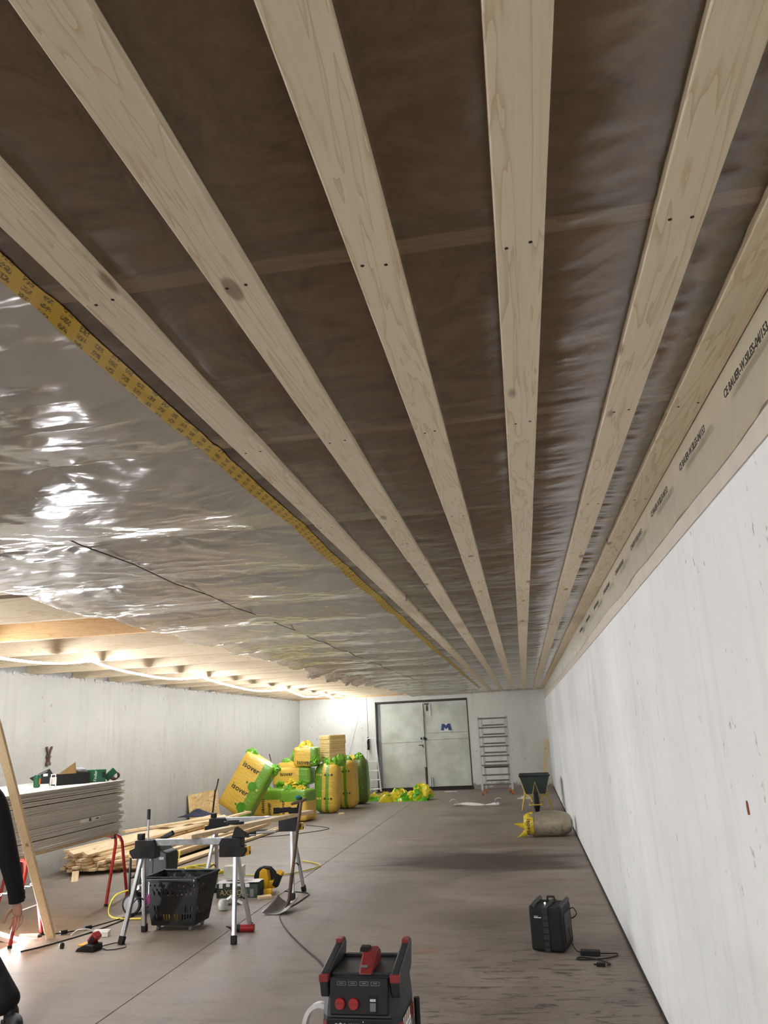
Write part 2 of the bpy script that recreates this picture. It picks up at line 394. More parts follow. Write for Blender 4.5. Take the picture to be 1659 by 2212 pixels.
# ceiling: deck, joists, wool, battens
ceil = struct('ceiling', MB().bb(XL-.4, XR+.3, YF-.3, YB+.4, 2.8, 2.86), M['deck'])
JY = [-3.9, -2.85, -1.8, -.75, .28, 1.32, 2.27, 3.32, 4.33, 5.44, 6.43, 7.53, 8.52, 9.6, 10.7, 11.75, 12.8, 13.85, 14.95, 16.0, 17.05, 18.1, 19.15, 20.2, 21.2, 22.13]
for k, y in enumerate(JY):
    m = MB().bb(XL-.2-3.35+3.35, XR, -.025, .025, -.1, .1)
    o = m.build('joist', M['joist_o'] if abs(y-6.43) < .01 or y > 22 else M['joist'], ceil, bevel=.003, loc=(random.uniform(-.02, 0) if y < 22 else -.04, y+.025, ZC+.1))
    if y > 22: o['label'] = 'orange pine joist against the back wall'
def batt_mesh(w, l, seed):
    nx, ny = 26, 18; xs = np.linspace(0, w, nx); ys = np.linspace(0, l, ny); X, Y = np.meshgrid(xs, ys, indexing='ij')
    Z = .004+.03*fbm(X*3+seed*7, Y*3+seed*3, 4)*np.clip(np.minimum(np.minimum(X, w-X), np.minimum(Y, l-Y))*18, 0, 1)**.5
    Y2 = Y+(fbm(X*4+seed, Y*0+seed, 3)-.5)*.08*np.where(Y < l*.5, 1, .3)
    me = grid_mesh('insulation_batt', X, Y2, Z, True)
    return me
batts = []
for bi in range(len(JY)-1):
    y0, y1 = JY[bi]+.055, JY[bi+1]-.005
    if y0 < -2: continue
    for xi in range(3):
        me = batt_mesh(1.2, (y1-y0)-random.choice([.0, .02, .03]), bi*3+xi)
        o = put('insulation_batt', me, M['wool'], ceil, loc=(XR-.03-1.215*(xi+1), y0+random.choice([0, .0, .015]), ZC+.012))
        so = o.modifiers.new('thick', 'SOLIDIFY'); so.thickness = .16; so.offset = 1
        so.offset = 1
BT = [(-.865, [-2.2, 3.3, 8.2, 12.6, 17.3, 22.08]), (-.565, [-2.2, 4.25, 8.05, 12.3, 16.6, 22.08]), (-.265, [-2.2, 4.24, 9.2, 14.2, 18.4, 22.08]),
      (.034, [-2.2, 3.35, 7.32, 11.6, 16, 22.08]), (.332, [-2.2, 4.95, 9.39, 13.9, 18.1, 22.08]), (.535, [-2.2, 6.02, 10.4, 15.2, 22.08])]
for bx, brk in BT:
    for i in range(len(brk)-1):
        y0, y1 = brk[i]+.0015, brk[i+1]-.0015; L = y1-y0; j = random.uniform(-.004, .004)
        me = MB().bb(0, .096, -L/2, L/2, 0, .028)
        o = me.build('batten', M['batten'], ceil, bevel=.003, loc=(bx+j, (y0+y1)/2, 2.57+(.001 if i % 2 else 0)))
        sc = MB()
        for y in JY:
            if y0+.03 < y+.025 < y1-.03:
                for sx in (.028, .07):
                    q = (sx+random.uniform(-.008, .008), y+.025-(y0+y1)/2+random.uniform(-.012, .012), -.0006)
                    sc.cyl(q, (q[0], q[1], .004), .0042, None, 8)
        if sc.v: tag(sc.build('screw_heads', M['hole'], o), kind='stuff')

# ---------------------------------------------------------------- polythene sheet
def sheet():
    ys = np.concatenate([np.arange(-2.2, .3, .05), np.arange(.3, 5.5, .0105), np.arange(5.5, 12, .02), np.arange(12, 22.18, .04)])
    xs = np.concatenate([np.arange(-3.05, -.9, .026), np.arange(-.9, .636, .019), [.636]])
    X, Y = np.meshgrid(xs, ys, indexing='ij')
    J = np.array(JY)+.025; k = np.clip(np.searchsorted(J, Y)-1, 0, len(J)-2); T = (Y-J[k])/(J[k+1]-J[k]); dj = np.minimum(T, 1-T)*(J[k+1]-J[k])
    s = np.sin(np.pi*np.clip(T, 0, 1))**.75
    left = np.clip((-.93-X)/.25, 0, 1); left = left*left*(3-2*left)
    bayr = vn(k*3.7, X*.8+k)
    A = .006+left*(.016+.03*bayr)
    bt = np.array([b for b, _ in BT])
    u = ((X+.865-.048) % .2995)/.2995; bulge = np.sin(np.pi*u)**2*.0022*(1-left)
    Z = 2.5975-A*s-bulge*(.3+.7*s)
    # ripples: gathered along the battens, running across the sheet
    mask = np.clip((fbm(X*1.7+3, Y*.9+9, 2)-.40)*5, 0, 1)
    near_j = np.exp(-(dj/.22)**2)
    r1 = np.abs(fbm(X*2.2+Y*1.3, Y*13+X*2.5, 3)-.5)*2
    r2 = fbm((X+Y*.8)*9, (X-Y)*1.1, 3)-.5
    r3 = fbm((X*.9-Y)*10+40, (X+Y)*1.2, 3)-.5
    edge = np.clip((X-.36)/.15, 0, 1)
    Z += -(1-r1)*((.0012+.0022*mask)*(1+1.6*np.clip((X+.05)/.3, 0, 1))*(1-left)+.0012*left*mask+.004*edge*mask) + r2*(.0035*(1-left)+.012*left*mask) + r3*(.003+.007*left) - left*(1-np.abs(fbm(X*1.6+Y*.5+11, Y*7+3, 2)-.5)*2)**3*.007*mask
    big = fbm(X*1.1+7, Y*1.3+2, 2)-.5; Z += big*.03*left*s
    Z += near_j*left*(fbm(X*9, Y*1.6, 3)-.5)*.016
    # stapled points: short stars of folds
    for k2, jy in enumerate(J):
        for sx in (-1.12, -1.55, -2.02, -2.5):
            px = sx+random.uniform(-.08, .08); dx = X-px; dy = Y-jy; d = np.sqrt(dx*dx+dy*dy)+1e-4
            th = np.arctan2(dy, dx); Z += np.exp(-d/.22)*.006*np.cos(th*7+k2)*np.clip(d/.06, 0, 1)
    # loose left edge: crumpled, drooping between joists
    e = np.clip((-2.62-X)/.4, 0, 1); wild = .35+1.3*np.exp(-((Y-12.3)/2.4)**2)
    Z -= e**1.5*s*(.03+.06*vn(Y*1.7, k*1.1))*wild + e*np.abs(fbm(X*9, Y*6, 3)-.5)*.10*wild
    X2 = X+np.where(X < -2.9, (fbm(Y*2.2, Y*0+3, 3)-.5)*.22*wild**.5, 0)*np.clip((-2.9-X)/.1, 0, 1)
    Z = np.minimum(Z, 2.5985)
    # behind the battens the sheet is pressed flat
    for b in bt:
        on = np.clip((.095-np.abs(X-(b+.048)))/.05, 0, 1); on = on*on*(3-2*on); Z = Z*(1-.4*on)+2.597*.4*on
    c = int(np.searchsorted(xs, -.955))
    return grid_mesh('vapour_barrier_sheet', X2[c:], Y[c:], Z[c:], True, True), grid_mesh('vapour_barrier_sheet', X2[:c+1], Y[:c+1], Z[:c+1], True, True), (xs, ys, Z)
me, me2, (sx_, sy_, sz_) = sheet()
vb = put('vapour_barrier_sheet', me, M['film'])
tag(vb, 'brownish see-through plastic sheet behind the ceiling battens', 'plastic sheet')
vl = tag(put('vapour_barrier_sheet', me2, M['film2']), 'silvery wrinkled plastic sheet left of the yellow tape, loose left edge', 'plastic sheet')
# upstand on the right wall
ys = np.arange(-2.2, 22.15, .03); ts = np.linspace(0, 1, 9); T, Yg = np.meshgrid(ts, ys, indexing='ij')
low = 2.345+.05*fbm(Yg*1.1, Yg*0, 3)-.03*vn(Yg*.35, Yg*0+5); Zg = 2.588-(2.588-low)*T
Xg = XR-.004-.018*np.abs(fbm(Yg*5, Zg*2.5, 3)-.42)*T-.004
put('wall_flap', grid_mesh('wall_flap', Xg, Yg, Zg, True, True), M['flap'], vb)
o = MB().bb(XR-.006, XR-.001, -2.2, 22.1, 2.29, 2.37).build('adhesive_band', simple('bare plaster band', S(206, 196, 182), .8, 0, .06), vb)
put('seam', MB().tube([(-1.98+random.uniform(-.012, .012), y, 2.568-(.012 if i % 2 else 0)) for i, y in enumerate(np.arange(.6, 15.5, .52))], .0032, 6).mesh('seam', 60), M['deckdark'], vl)
tm = text_mesh('CE BAUER-W.SILES-04/153', .034, .0004, .0006)
for y in (1.83, 2.45, 3.07, 3.72, 4.4, 5.1, 5.85, 6.6, 7.4):
    put('printed_lettering', tm, M['txt'], vb, loc=(XR-.031, y, 2.475), rot=(math.pi/2, 0, -math.pi/2))
# yellow tape
def tape():
    ys = np.concatenate([np.arange(.2, 7, .03), np.arange(7, 20, .08)]); us = np.linspace(-.5, .5, 5); U, Yt = np.meshgrid(us, ys, indexing='ij')
    cx = -.952+.02*(fbm(Yt*.9, Yt*0+2, 2)-.5)-.0035*Yt
    J = np.array(JY)+.025; k = np.clip(np.searchsorted(J, Yt)-1, 0, len(J)-2); Tt = (Yt-J[k])/(J[k+1]-J[k])
    Xt = cx+U*.06; ii = np.clip(np.searchsorted(sx_, Xt), 1, len(sx_)-1); jj = np.clip(np.searchsorted(sy_, Yt), 1, len(sy_)-1)
    Zt = np.minimum(np.minimum(sz_[ii, jj], sz_[ii-1, jj]), np.minimum(sz_[ii, jj-1], sz_[ii-1, jj-1]))-.0025
    return grid_mesh('sealing_tape', Xt, Yt, Zt, True, True)
def tape_mat():
    t = NT('yellow printed tape'); v = t.obj()
    mp = t.n('ShaderNodeMapping'); mp.inputs['Scale'].default_value = (38, 9, 1); mp.inputs['Rotation'].default_value = (0, 0, .25); t.l(v, mp.inputs['Vector'])
    br = t.n('ShaderNodeTexBrick', i_Scale=1.0, i_Color1=W1, i_Color2=W1, i_Mortar=K0); br.inputs['Mortar Size'].default_value = .16
    br.inputs['Brick Width'].default_value = .9; br.inputs['Row Height'].default_value = .62; t.l(mp.outputs[0], br.inputs['Vector'])
    dots = t.ramp(t.noise(v, 190, 2, .6), [(.44, K0), (.52, W1)])
    k = t.math('MULTIPLY', t.math('SUBTRACT', 1.0, br.outputs['Fac']), dots)
    t.set(Base_Color=t.mix(t.math('MULTIPLY', k, .85), S(196, 160, 48), S(60, 46, 16)), Roughness=.42); return t.m
tp = put('sealing_tape', tape(), tape_mat())
tag(tp, 'long yellow printed tape running along the plastic ceiling sheet', 'tape')

# ---------------------------------------------------------------- double door
dm = M['door'] = None
def door_mat():
    t = NT('dented pale green sheet metal'); v = t.obj()
    c = t.ramp(t.noise(v, 1.6, 5, .6), [(.3, S(176, 178, 164)), (.55, S(200, 203, 190)), (.75, S(216, 219, 208))])
    s = t.ramp(t.noise(v, 12, 7, .75), [(.66, K0), (.7, W1)]); c = t.mix(t.math('MULTIPLY', s, .5), c, S(96, 84, 68))
    t.set(Base_Color=c, Roughness=.42, Metallic=.15); t.bump(t.noise(v, 2.2, 3), .35, .06); return t.m
M['door'] = door_mat()
dr = bpy.data.objects.new('door_1', None); C.objects.link(dr); dr.location = (0, YB, 0); tag(dr, kind='structure')
MB().bb(DX0, DX0+.04, -.01, .12, .0, DZ1).bb(DX1-.03, DX1, -.005, .12, .0, DZ1).bb(DX0, DX1, -.01, .12, DZ1-.05, DZ1).build('door_frame', simple('dark rusty frame', S(66, 56, 48), .7), dr)
MB().bb(DX0-.02, DX1+.02, .0, .3, -.01, .075).build('threshold', M['deckdark'], dr)
xm = -2.76
def leaf(x0, x1, zs):
    lf = MB().bb(x0, x1, .05, .09, .095, DZ1-.06).build('door_leaf', M['door'], dr, bevel=.004)
    for z in zs: MB().bb(x0+.02, x1-.02, .045, .05, z-.004, z+.004).build('sheet_seam', simple('dark seam', S(110, 108, 96), .7), lf)
    return lf
lf = leaf(DX0+.05, xm-.005, (1.3,)); rf = leaf(xm+.005, DX1-.03, (1.34, 1.52))
MB().bb(xm-.09, xm+.02, .035, .05, .62, DZ1-.07).build('cover_strip', M['door'], lf, bevel=.003)
MB().bb(xm-.055, xm+.0, .04, .052, .10, .61).build('rusty_edge', M['rust'], lf)
MB().bb(xm-.02, xm-.002, .028, .05, .10, DZ1-.1).build('gap', M['deckdark'], rf)
m = MB().bb(xm-.13, xm-.1, .0, .05, 1.36, 1.42).bb(xm-.05, xm-.01, -.005, .05, 1.35, 1.43).ball((xm+.01, .02, 1.37), .03, 8, 6); m.build('lock', M['black'], lf)
MB().beam((xm-.2, .02, 1.21), (xm-.08, .02, 1.21), .02, .02).beam((xm-.08, .02, 1.22), (xm-.08, .02, 1.15), .02, .02).build('door_handle', M['rust'], lf)
MB().bb(xm+.16, xm+.2, .02, .05, 2.0, 2.33).build('top_bolt', M['galv'], rf)
MB().bb(xm+.06, xm+.1, .0, .05, .12, .36).bb(xm+.12, xm+.15, .0, .05, .09, .34).build('bottom_bolt', M['galv'], rf)
MB().bb(xm+.02, xm+.15, .025, .05, 2.31, 2.34).build('latch', M['black'], rf)
MB().lathe([(.0, 0), (.025, .05), (.018, .16), (.004, .2)], (xm+.09, .03, 2.11), n=10).build('hanging_plug', M['rust'], rf)
MB().bb(DX0+.04, DX0+.13, .035, .05, .12, DZ1-.06).build('edge_strip', M['grey'], lf)
sg = MB().prism([(-.17, -.105), (.17, -.105), (.12, .115), (-.12, .115)], .036, .044).build('sign_plate', M['white'], rf, loc=(-2.155, 0, 1.66))
ml = [(-.155, -.08), (-.115, .1), (-.045, .1), (0, .04), (.045, .1), (.115, .1), (.155, -.08), (.065, -.08), (.05, .0), (0, -.055), (-.05, .0), (-.065, -.08)]
MB().prism(ml, .031, .036).build('letter_m', M['blue'], sg)

# ---------------------------------------------------------------- light hose under the joists
HX = -4.85; hooks = [-3.6, -.75, 2.3, 5.45, 8.25, 11.45, 15.75, 18.95, 22.1]; sag = [.12, .12, .12, .11, .10, .11, .10, .07]
rp = thing('light_hose', 'glowing white light hose looped along the underside of the joists', 'light hose', (HX, 8.25, 2.6))
m = MB(); pts = [(4.9-x, -3.95-8.25, -.02-.13*abs(math.sin(x*1.3))) for x in np.arange(0, 4.85, .25)]      # unseen run added behind the camera to brighten the right wall and battens
for i in range(len(hooks)-1):
    a, b = hooks[i], hooks[i+1]
    for k in range(12):
        q = k/12; pts.append((.03*math.sin(9*q+i), a+(b-a)*q-8.25, -.02-sag[i]*4*q*(1-q)))
pts.append((0, hooks[-1]-8.25, -.02)); m.tube(pts, .0125, 6)
m.build('glowing_hose', M['rope'], rp, smooth=80)
bk = MB(); n_ = len(pts)
dirs = [(Vector(pts[min(i+1, n_-1)])-Vector(pts[max(i-1, 0)])).normalized().cross(Vector((0, 0, 1))).normalized() for i in range(n_)]
vs = [tuple(Vector(p)+d*s_+Vector((0, 0, h_))) for p, d in zip(pts, dirs) for s_, h_ in ((-.013, .008), (-.011, .0145), (.011, .0145), (.013, .008), (.009, .0115), (-.009, .0115))]
bk.add(vs, [(6*i+k, 6*i+(k+1) % 6, 6*i+6+(k+1) % 6, 6*i+6+k) for i in range(n_-1) for k in range(6)])
bk.build('uplight_shield', M['white'], rp)  # strip added over the hose to keep its upward light off the joists
for h in hooks: MB().tube([(0, h-8.25, 0), (.012, h-8.25, -.02), (0, h-8.25, -.034), (-.012, h-8.25, -.02), (0, h-8.25, 0)], .002, 5).build('hook', M['steel'], rp)

# ================================================================ objects
def one(name, mb, mat, label, cat, group=None, **kw): return tag(mb.build(name, mat, **kw), label, cat, group)

# ---- plasterboard stack on red trestles -----------------------------------
def trestle(y, label):
    t = thing('trestle', label, 'trestle', (-5.14, y, 0), 0, 'red trestles under the plasterboards')
    z = .672; r = .0165
    def leg(sx, sy):
        return [(sx*.50, sy*.03, z), (sx*.57, sy*.035, z-.004), (sx*.61, sy*.05, z-.03), (sx*.625, sy*.07, z-.08), (sx*.63, sy*.225, .015)]
    MB().tube([(-.5, .03, z), (.5, .03, z)], r, 10).tube([(-.5, -.03, z), (.5, -.03, z)], r, 10).build('top_bar', M['red'], t, smooth=60)
    for sx in (-1, 1):
        for sy in (-1, 1):
            lg = MB().tube(leg(sx, sy), r, 10).build('leg', M['red'], t, smooth=60)
            MB().cyl((sx*.63, sy*.226, 0), (sx*.63, sy*.2225, .022), r+.004, None, 10).build('foot', M['black_m'], lg)
        MB().tube([(sx*.63, -.15, .27), (sx*.63, .15, .27)], .004, 6).build('chain_link_bar', M['galv'], t)
    return t
trestle(8.435, 'red steel trestle under the far end of the plasterboard stack')
trestle(6.85, 'red steel trestle beside the lying work lamp at the left edge')
bz = .69
pal = thing('bearer_board', 'thin brown bearer board under the plasterboard stack', 'board', (-5.1, 7.2, bz))
MB().bb(-.59, .585, -1.3, 1.22, 0, .028).build('panel', M['plank_g'], pal)
MB().bb(.55, .585, 1.12, 1.16, -.045, 0).build('block', M['rust'], pal)
z = bz+.03; NB = 39
for i in range(NB):
    dx = random.uniform(-.013, .013); e = max(-.1, min(.1, random.gauss(0, .045))); top = i == NB-1
    g = random.choice([0, 0, .0006, .0012, .002]) + (.006 if i in (30, 33, 7) else 0)
    z += g
    o = MB().bb(-.6, .6, -1.25, 1.25, 0, .0110).build('plasterboard', M['gyps_t'] if top else M['gyps'], None, bevel=.0015, loc=(-5.105+dx, 7.2+e, z))
    lb = {NB-1: 'topmost plasterboard carrying the cartons', 0: 'lowest plasterboard lying directly on the brown bearer board', 13: 'plasterboard with the white printed sticker on its edge'}.get(i)
    tag(o, lb or 'grey plasterboard in the tall stack between topmost and lowest sheet', 'plasterboard', 'stacked plasterboards')
    if i == 13:
        MB().bb(.6, .6165, .35, .72, .0-.012, .024).build('sticker', M['paper'], o); MB().bb(.6165, .617, .5, .54, -.008, .02).build('barcode', M['txt'], o); MB().bb(.6165, .617, .63, .69, 0, .012).build('printed_word', M['txt'], o)
    z += .0124
ZT = z+.001
# things on the stack
t = thing('drinks_can', 'green drinks can on the plasterboards beside the tilted black case', 'can', (-4.97, 7.53, ZT))
MB().lathe([(.024, 0), (.033, .008), (.033, .105), (.026, .118), (.026, .122)], (0, 0, 0), n=18).build('can_body', M['green'], t, smooth=40)
MB().lathe([(.024, .118), (.024, .1235)], (0, 0, 0), n=16).build('lid', M['alu'], t)
MB().bb(.0, .034, -.012, .012, .03, .085).build('print', M['orange'], t)
t = thing('tool_case', 'black tool case tilted on edge on the plasterboards', 'case', (-5.4, 8.22, ZT), 0, rot=(0, 0, .58)); t.scale = (.78, .78, .78)
MB().prism([(-.02, 0), (.2, .0), (.235, .04), (.13, .2), (-.13, .085)], -.03, .06).build('shell', M['black'], t, bevel=.004)
MB().bb(.05, .11, -.033, -.03, .1, .135).build('white_sticker', M['paper'], t); MB().beam((-.02, -.032, .12), (.1, -.032, .172), .004, .012).build('grey_stripe', M['grey'], t)
t = thing('plastic_bracket', 'small white plastic holder standing before the black tray', 'holder', (-4.68, 7.36, ZT), .56)
MB().bb(-.03, -.02, -.012, .012, 0, .1).bb(.02, .03, -.012, .012, 0, .1).bb(-.03, .03, -.012, .012, .085, .1).bb(-.022, .022, -.012, .012, .122, .13).bb(-.024, -.016, -.012, .012, .1, .13).bb(.016, .024, -.012, .012, .1, .13).bb(-.03, .03, .004, .012, .03, .09).build('frame', M['white'], t, bevel=.002)
t = thing('carton_tray', 'long black open carton with a brown flap on the plasterboards', 'carton', (-4.85, 7.93, ZT), .0, rot=(0, 0, .95)); t.scale = (.58, .8, 1)
MB().bb(-.32, .32, -.1, -.094, 0, .11).bb(-.32, .32, .094, .1, 0, .11).bb(-.32, -.314, -.1, .1, 0, .11).bb(.314, .32, -.1, .1, 0, .11).bb(-.32, .32, -.1, .1, 0, .004).build('tray', M['black'], t)
MB().prism([(-.28, .11), (.06, .11), (.03, .225)], -.1, -.096).build('flap', M['card'], t)
MB().bb(-.2, .3, -.09, .09, .085, .1).build('inner_sheet', M['card'], t)
one('crumpled_glove', MB().ball((0, 0, .035), (.1, .07, .035), 12, 8).ball((.06, .02, .03), (.05, .04, .03), 8, 6), M['grey'], 'pale grey crumpled bag in the black open carton', 'bag', smooth=60, loc=(-4.82, 8.0, ZT+.1))
t = thing('carton', 'upright dark green carton with pale lettering on the plasterboards', 'carton', (-4.70, 8.2, ZT), .6)
MB().bb(-.1, .1, -.05, .05, 0, .13).build('box', M['green'], t, bevel=.006)
put('lettering', text_mesh('Finder', .045, .0006), M['txt_w'], t, loc=(-.01, -.0512, .065), rot=(math.pi/2, -math.pi/2, 0)); MB().bb(.06, .095, -.052, -.05, .04, .1).build('dark_print', M['black'], t)
t = thing('carton', 'small dark green carton tipped over beside the upright green one', 'carton', (-4.62, 8.36, ZT+.06), 0, rot=(0, -.75, .6))
MB().bb(-.06, .07, -.04, .04, -.03, .04).build('box', M['green'], t, bevel=.004); MB().bb(.0701, .0715, -.035, .035, -.025, .035).build('pale_end', M['grey'], t)
t = thing('strap_roll', 'dark rolled straps at the far end of the plasterboards', 'strap', (-4.58, 8.4, ZT))
for k in range(4): MB().tube([(.05*math.cos(a)*(1-.1*k), .02*k-.03, .05+.045*math.sin(a)*(1-.1*k)) for a in np.linspace(0, 6.1, 14)], .006, 6, True).build('coil', M['redp' if k % 2 else 'black'], t, smooth=60)

# ---- leaning board ---------------------------------------------------------
bd = MB().beam((0, 0, 0), (-.05, -1.36, 2.6), .034, .075, up=(1, .12, 0)).build('leaning_board', M['plank'], None, bevel=.003, loc=(-4.3, 6.9, .014))
tag(bd, 'tall pale board leaning from the floor up to the joists beside the crouched arm', 'board')
bd['label'] = 'tall pale board leaning from the floor at the left edge'

# ---- timber pile ------------------------------------------------------------
PL = {}
def plank_mesh(L, w, h):
    k = (round(L, 2), w, h)
    if k not in PL: PL[k] = MB().bb(-w/2, w/2, 0, L, 0, h).mesh('timber_plank')
    return PL[k]
def plank(L, w, h, loc, rot=(0, 0, 0), label='pale timber plank in the big pile along the white wall', group='piled timber planks', mat='plank'):
    o = bpy.data.objects.new('timber_plank', plank_mesh(L, w, h)); C.objects.link(o)
    if not o.data.materials: o.data.materials.append(M[mat])
    o.location = loc; o.rotation_euler = rot
    b = o.modifiers.new('bevel', 'BEVEL'); b.width = .003; b.segments = 1
    return tag(o, label, 'plank', group)
cols = [-6.22+.098*i for i in range(12)]
for ci, x in enumerate(cols):
    nl = [6, 6, 6, 5, 5, 5, 4, 4, 4, 3, 3, 2][ci]
    for l in range(nl):
        w, h = (.086, .034)
        y0 = 9.95+random.uniform(-.12, .12)+(.25 if ci < 2 else 0)+.03*ci
        plank(4.3 if l % 2 else 4.2, w, h, (x+random.uniform(-.006, .006)+(0 if l < nl-1 else random.uniform(-.01, .01)), y0, .05+l*.0395), (0, 0, -.075+(random.uniform(-.006, .006) if l == nl-1 else 0)))
for i, (x, y, z, L, rz, ry) in enumerate([(-6.1, 10.0, .285, 4.2, -.09, .0), (-5.95, 9.85, .275, 4.2, -.06, .45), (-5.78, 9.9, .262, 4.2, -.07, .5), (-6.12, 11.55, .335, 1.75, -.44, 0), (-5.7, 10.6, .262, 4.2, -.1, .0),
                                          (-5.32, 10.3, .2, 4.2, -.12, 0), (-5.1, 9.9, .165, 4.2, -.1, 0), (-4.98, 10.2, .012, 4.2, -.1, 0), (-4.86, 10.5, .012, 4.2, -.09, 0)]):
    plank(L, .094, .036, (x, y, z), (0, ry, rz), 'short loose plank lying crosswise on top of the timber pile' if i == 3 else 'loose plank lying askew on the timber pile by the wall', None if i == 3 else 'askew planks')
for y in (10.4, 13.6):
    o = plank(1.3, .05, .045, (-6.25, y, 0.002), (0, 0, -math.pi/2), 'cross bearer on the floor under the timber pile', 'bearers under the timber')
one('offcut', MB().bb(-.04, .04, -.15, .15, 0, .03), M['plank'], 'short dark offcut tilted against the near end of the timber pile', 'offcut', loc=(-5.8, 9.75, .012), rot=(.3, 0, .5))

# ---- OSB panel, cloth and rods by the left wall ------------------------------
def osb_mat():
    t = NT('oriented strand board'); v = t.obj(); vo = t.n('ShaderNodeTexVoronoi', i_Scale=22.0); mp = t.n('ShaderNodeMapping'); mp.inputs['Scale'].default_value = (1, .5, 1.6); t.l(v, mp.inputs['Vector']); t.l(mp.outputs[0], vo.inputs['Vector'])
    t.set(Base_Color=t.ramp(t.noise(vo.outputs['Color'], 3, 3), [(.3, S(176, 140, 84)), (.5, S(208, 176, 118)), (.7, S(226, 200, 148))]), Roughness=.8); return t.m
M['osb'] = osb_mat()
one('strand_board_sheet', MB().bb(-.006, .006, -.75, .7, 0, .64), M['osb'], 'strand board offcut leaning on the left wall behind the timber', 'board', loc=(-6.30, 15.2, .001), rot=(0, -.12, 0))
t = thing('dark_cloth', 'bundled dark blue cloth at the far end of the timber pile', 'cloth', (-5.98, 14.0, .315), -.1)
X, Y = np.meshgrid(np.linspace(-.25, .25, 22), np.linspace(-.3, .3, 22), indexing='ij')
Zc = np.maximum(.0, .11*np.exp(-((X/.17)**2+(Y/.2)**2))+.06*(fbm(X*9+3, Y*9, 3)-.45)); Zc[0, :] = Zc[-1, :] = 0; Zc[:, 0] = Zc[:, -1] = 0
o = put('folds', grid_mesh('folds', X, Y, Zc+.004), M['navy'], t)
t = thing('folding_strut', 'black thin strut standing at the far end of the timber pile', 'strut', (-6.0, 14.75, .0))
MB().beam((-.03, 0, .0), (.05, 0, .7), .03, .012, (0, 1, 0)).build('lower_bar', M['black'], t); MB().tube([(.045, 0, .64), (.085, 0, .78), (.11, 0, .9)], [.016, .013, .016], 8).build('handle', M['dgrey'], t, smooth=60)
for i, (p0, p1, r, m, lab) in enumerate([((-6.05, 17.3, 0), (-6.32, 17.6, 1.2), .013, 'rust', 'brown rod leaning on the left wall behind the tilted insulation bag'), ((-5.6, 17.9, 0), (-6.0, 18.2, 1.22), .013, 'rust', 'longer brown rod leaning behind the insulation bags'), ((-5.62, 17.7, 0), (-5.88, 17.95, 1.05), .024, 'steel', 'short pale pipe leaning beside the brown rod')]):
    one('rod', MB().tube([p0, p1], r, 8).ball(p1, r*1.25, 8, 6), M[m], lab, 'rod', smooth=60)

# ---- insulation bags ----------------------------------------------------------
YEL, GRN, DGR = S(232, 192, 80), S(86, 158, 38), S(44, 96, 34)
def bag_mat(name, stops, axis='X', col2=None):
    """printed film: stripes laid across the bag"""
    t = NT(name); v = t.obj(gen=True); sep = t.n('ShaderNodeSeparateXYZ'); t.l(v, sep.inputs[0])
    o = t.n('ShaderNodeValToRGB'); o.color_ramp.interpolation = 'CONSTANT'; e = o.color_ramp.elements
    while len(e) < len(stops): e.new(.5)
    for el, (p, c) in zip(e, stops): el.position = p; el.color = c
    t.l(sep.outputs[axis], o.inputs[0]); vv = t.obj(rand=5)
    c = t.mix(t.math('MULTIPLY', t.noise(vv, 9, 4), .25), o.outputs[0], mul(YEL, .75))
    t.set(Base_Color=c, Roughness=.22, Specular_IOR_Level=.6)
    mp = t.n('ShaderNodeMapping'); mp.inputs['Scale'].default_value = (1, 1, 3.0); t.l(vv, mp.inputs['Vector'])
    t.bump(t.noise(mp.outputs[0], 9, 4, .6, .5), .5, .03); return t.m
M['bagY'] = bag_mat('yellow film green edge', [(0, YEL), (.68, GRN)])
M['bagG'] = bag_mat('green film yellow stripes', [(0, GRN), (.40, YEL), (.55, GRN), (.68, YEL)])
M['bagD'] = bag_mat('dark green film', [(0, DGR), (.95, GRN)])
M['bagT'] = bag_mat('yellow film green top', [(0, YEL), (.62, GRN)], 'Z')
M['bagM'] = bag_mat('yellow film green sides', [(0, YEL), (.7, GRN)])
M['tuft_g'] = simple('crumpled green film', S(112, 172, 44), .25, 0, .3, 14, .6, 24)
M['tuft_y'] = simple('crumpled yellow film', S(222, 196, 56), .25, 0, .25, 14, .6, 24)
def bag_mesh(w, d, h, r, seed, crease=.012, bulge=.028):
    n = 12; vs = {}; vl = []; fs = []
    def vid(p):
        k = tuple(np.round(p, 5))
        if k not in vs: vs[k] = len(vl); vl.append(p)
        return vs[k]
    for ax in range(3):
        for sg in (-1, 1):
            for i in range(n):
                for j in range(n):
                    q = []
                    for a, b in ((i, j), (i+1, j), (i+1, j+1), (i, j+1)):
                        p = [0, 0, 0]; p[ax] = sg; p[(ax+1) % 3] = 2*a/n-1; p[(ax+2) % 3] = 2*b/n-1; q.append(vid(p))
                    fs.append(tuple(q if sg > 0 else q[::-1]))
    P = np.array(vl, float); H = np.array([w, d, h])/2
    Q = P*H; inner = np.clip(Q, -(H-r), H-r); R = Q-inner; L = np.linalg.norm(R, axis=1, keepdims=True); Q = inner+np.where(L > 1e-9, R/np.maximum(L, 1e-9)*r*np.minimum(1, L/r*1.0), 0)
    Nn = P/np.linalg.norm(P, axis=1, keepdims=True)
    blg = bulge*np.prod(1-.75*P**2, axis=1)+crease*2*(fbm(P[:, 0]*3+P[:, 2]*2+seed*5, P[:, 1]*3-P[:, 2]*4+seed*3, 3)-.5)
    Q += Nn*blg[:, None]; Q[:, 2] -= Q[:, 2].min()
    me = bpy.data.meshes.new('bag_body'); me.from_pydata([tuple(p) for p in Q], [], fs); me.polygons.foreach_set('use_smooth', [True]*len(fs)); me.update(); return me
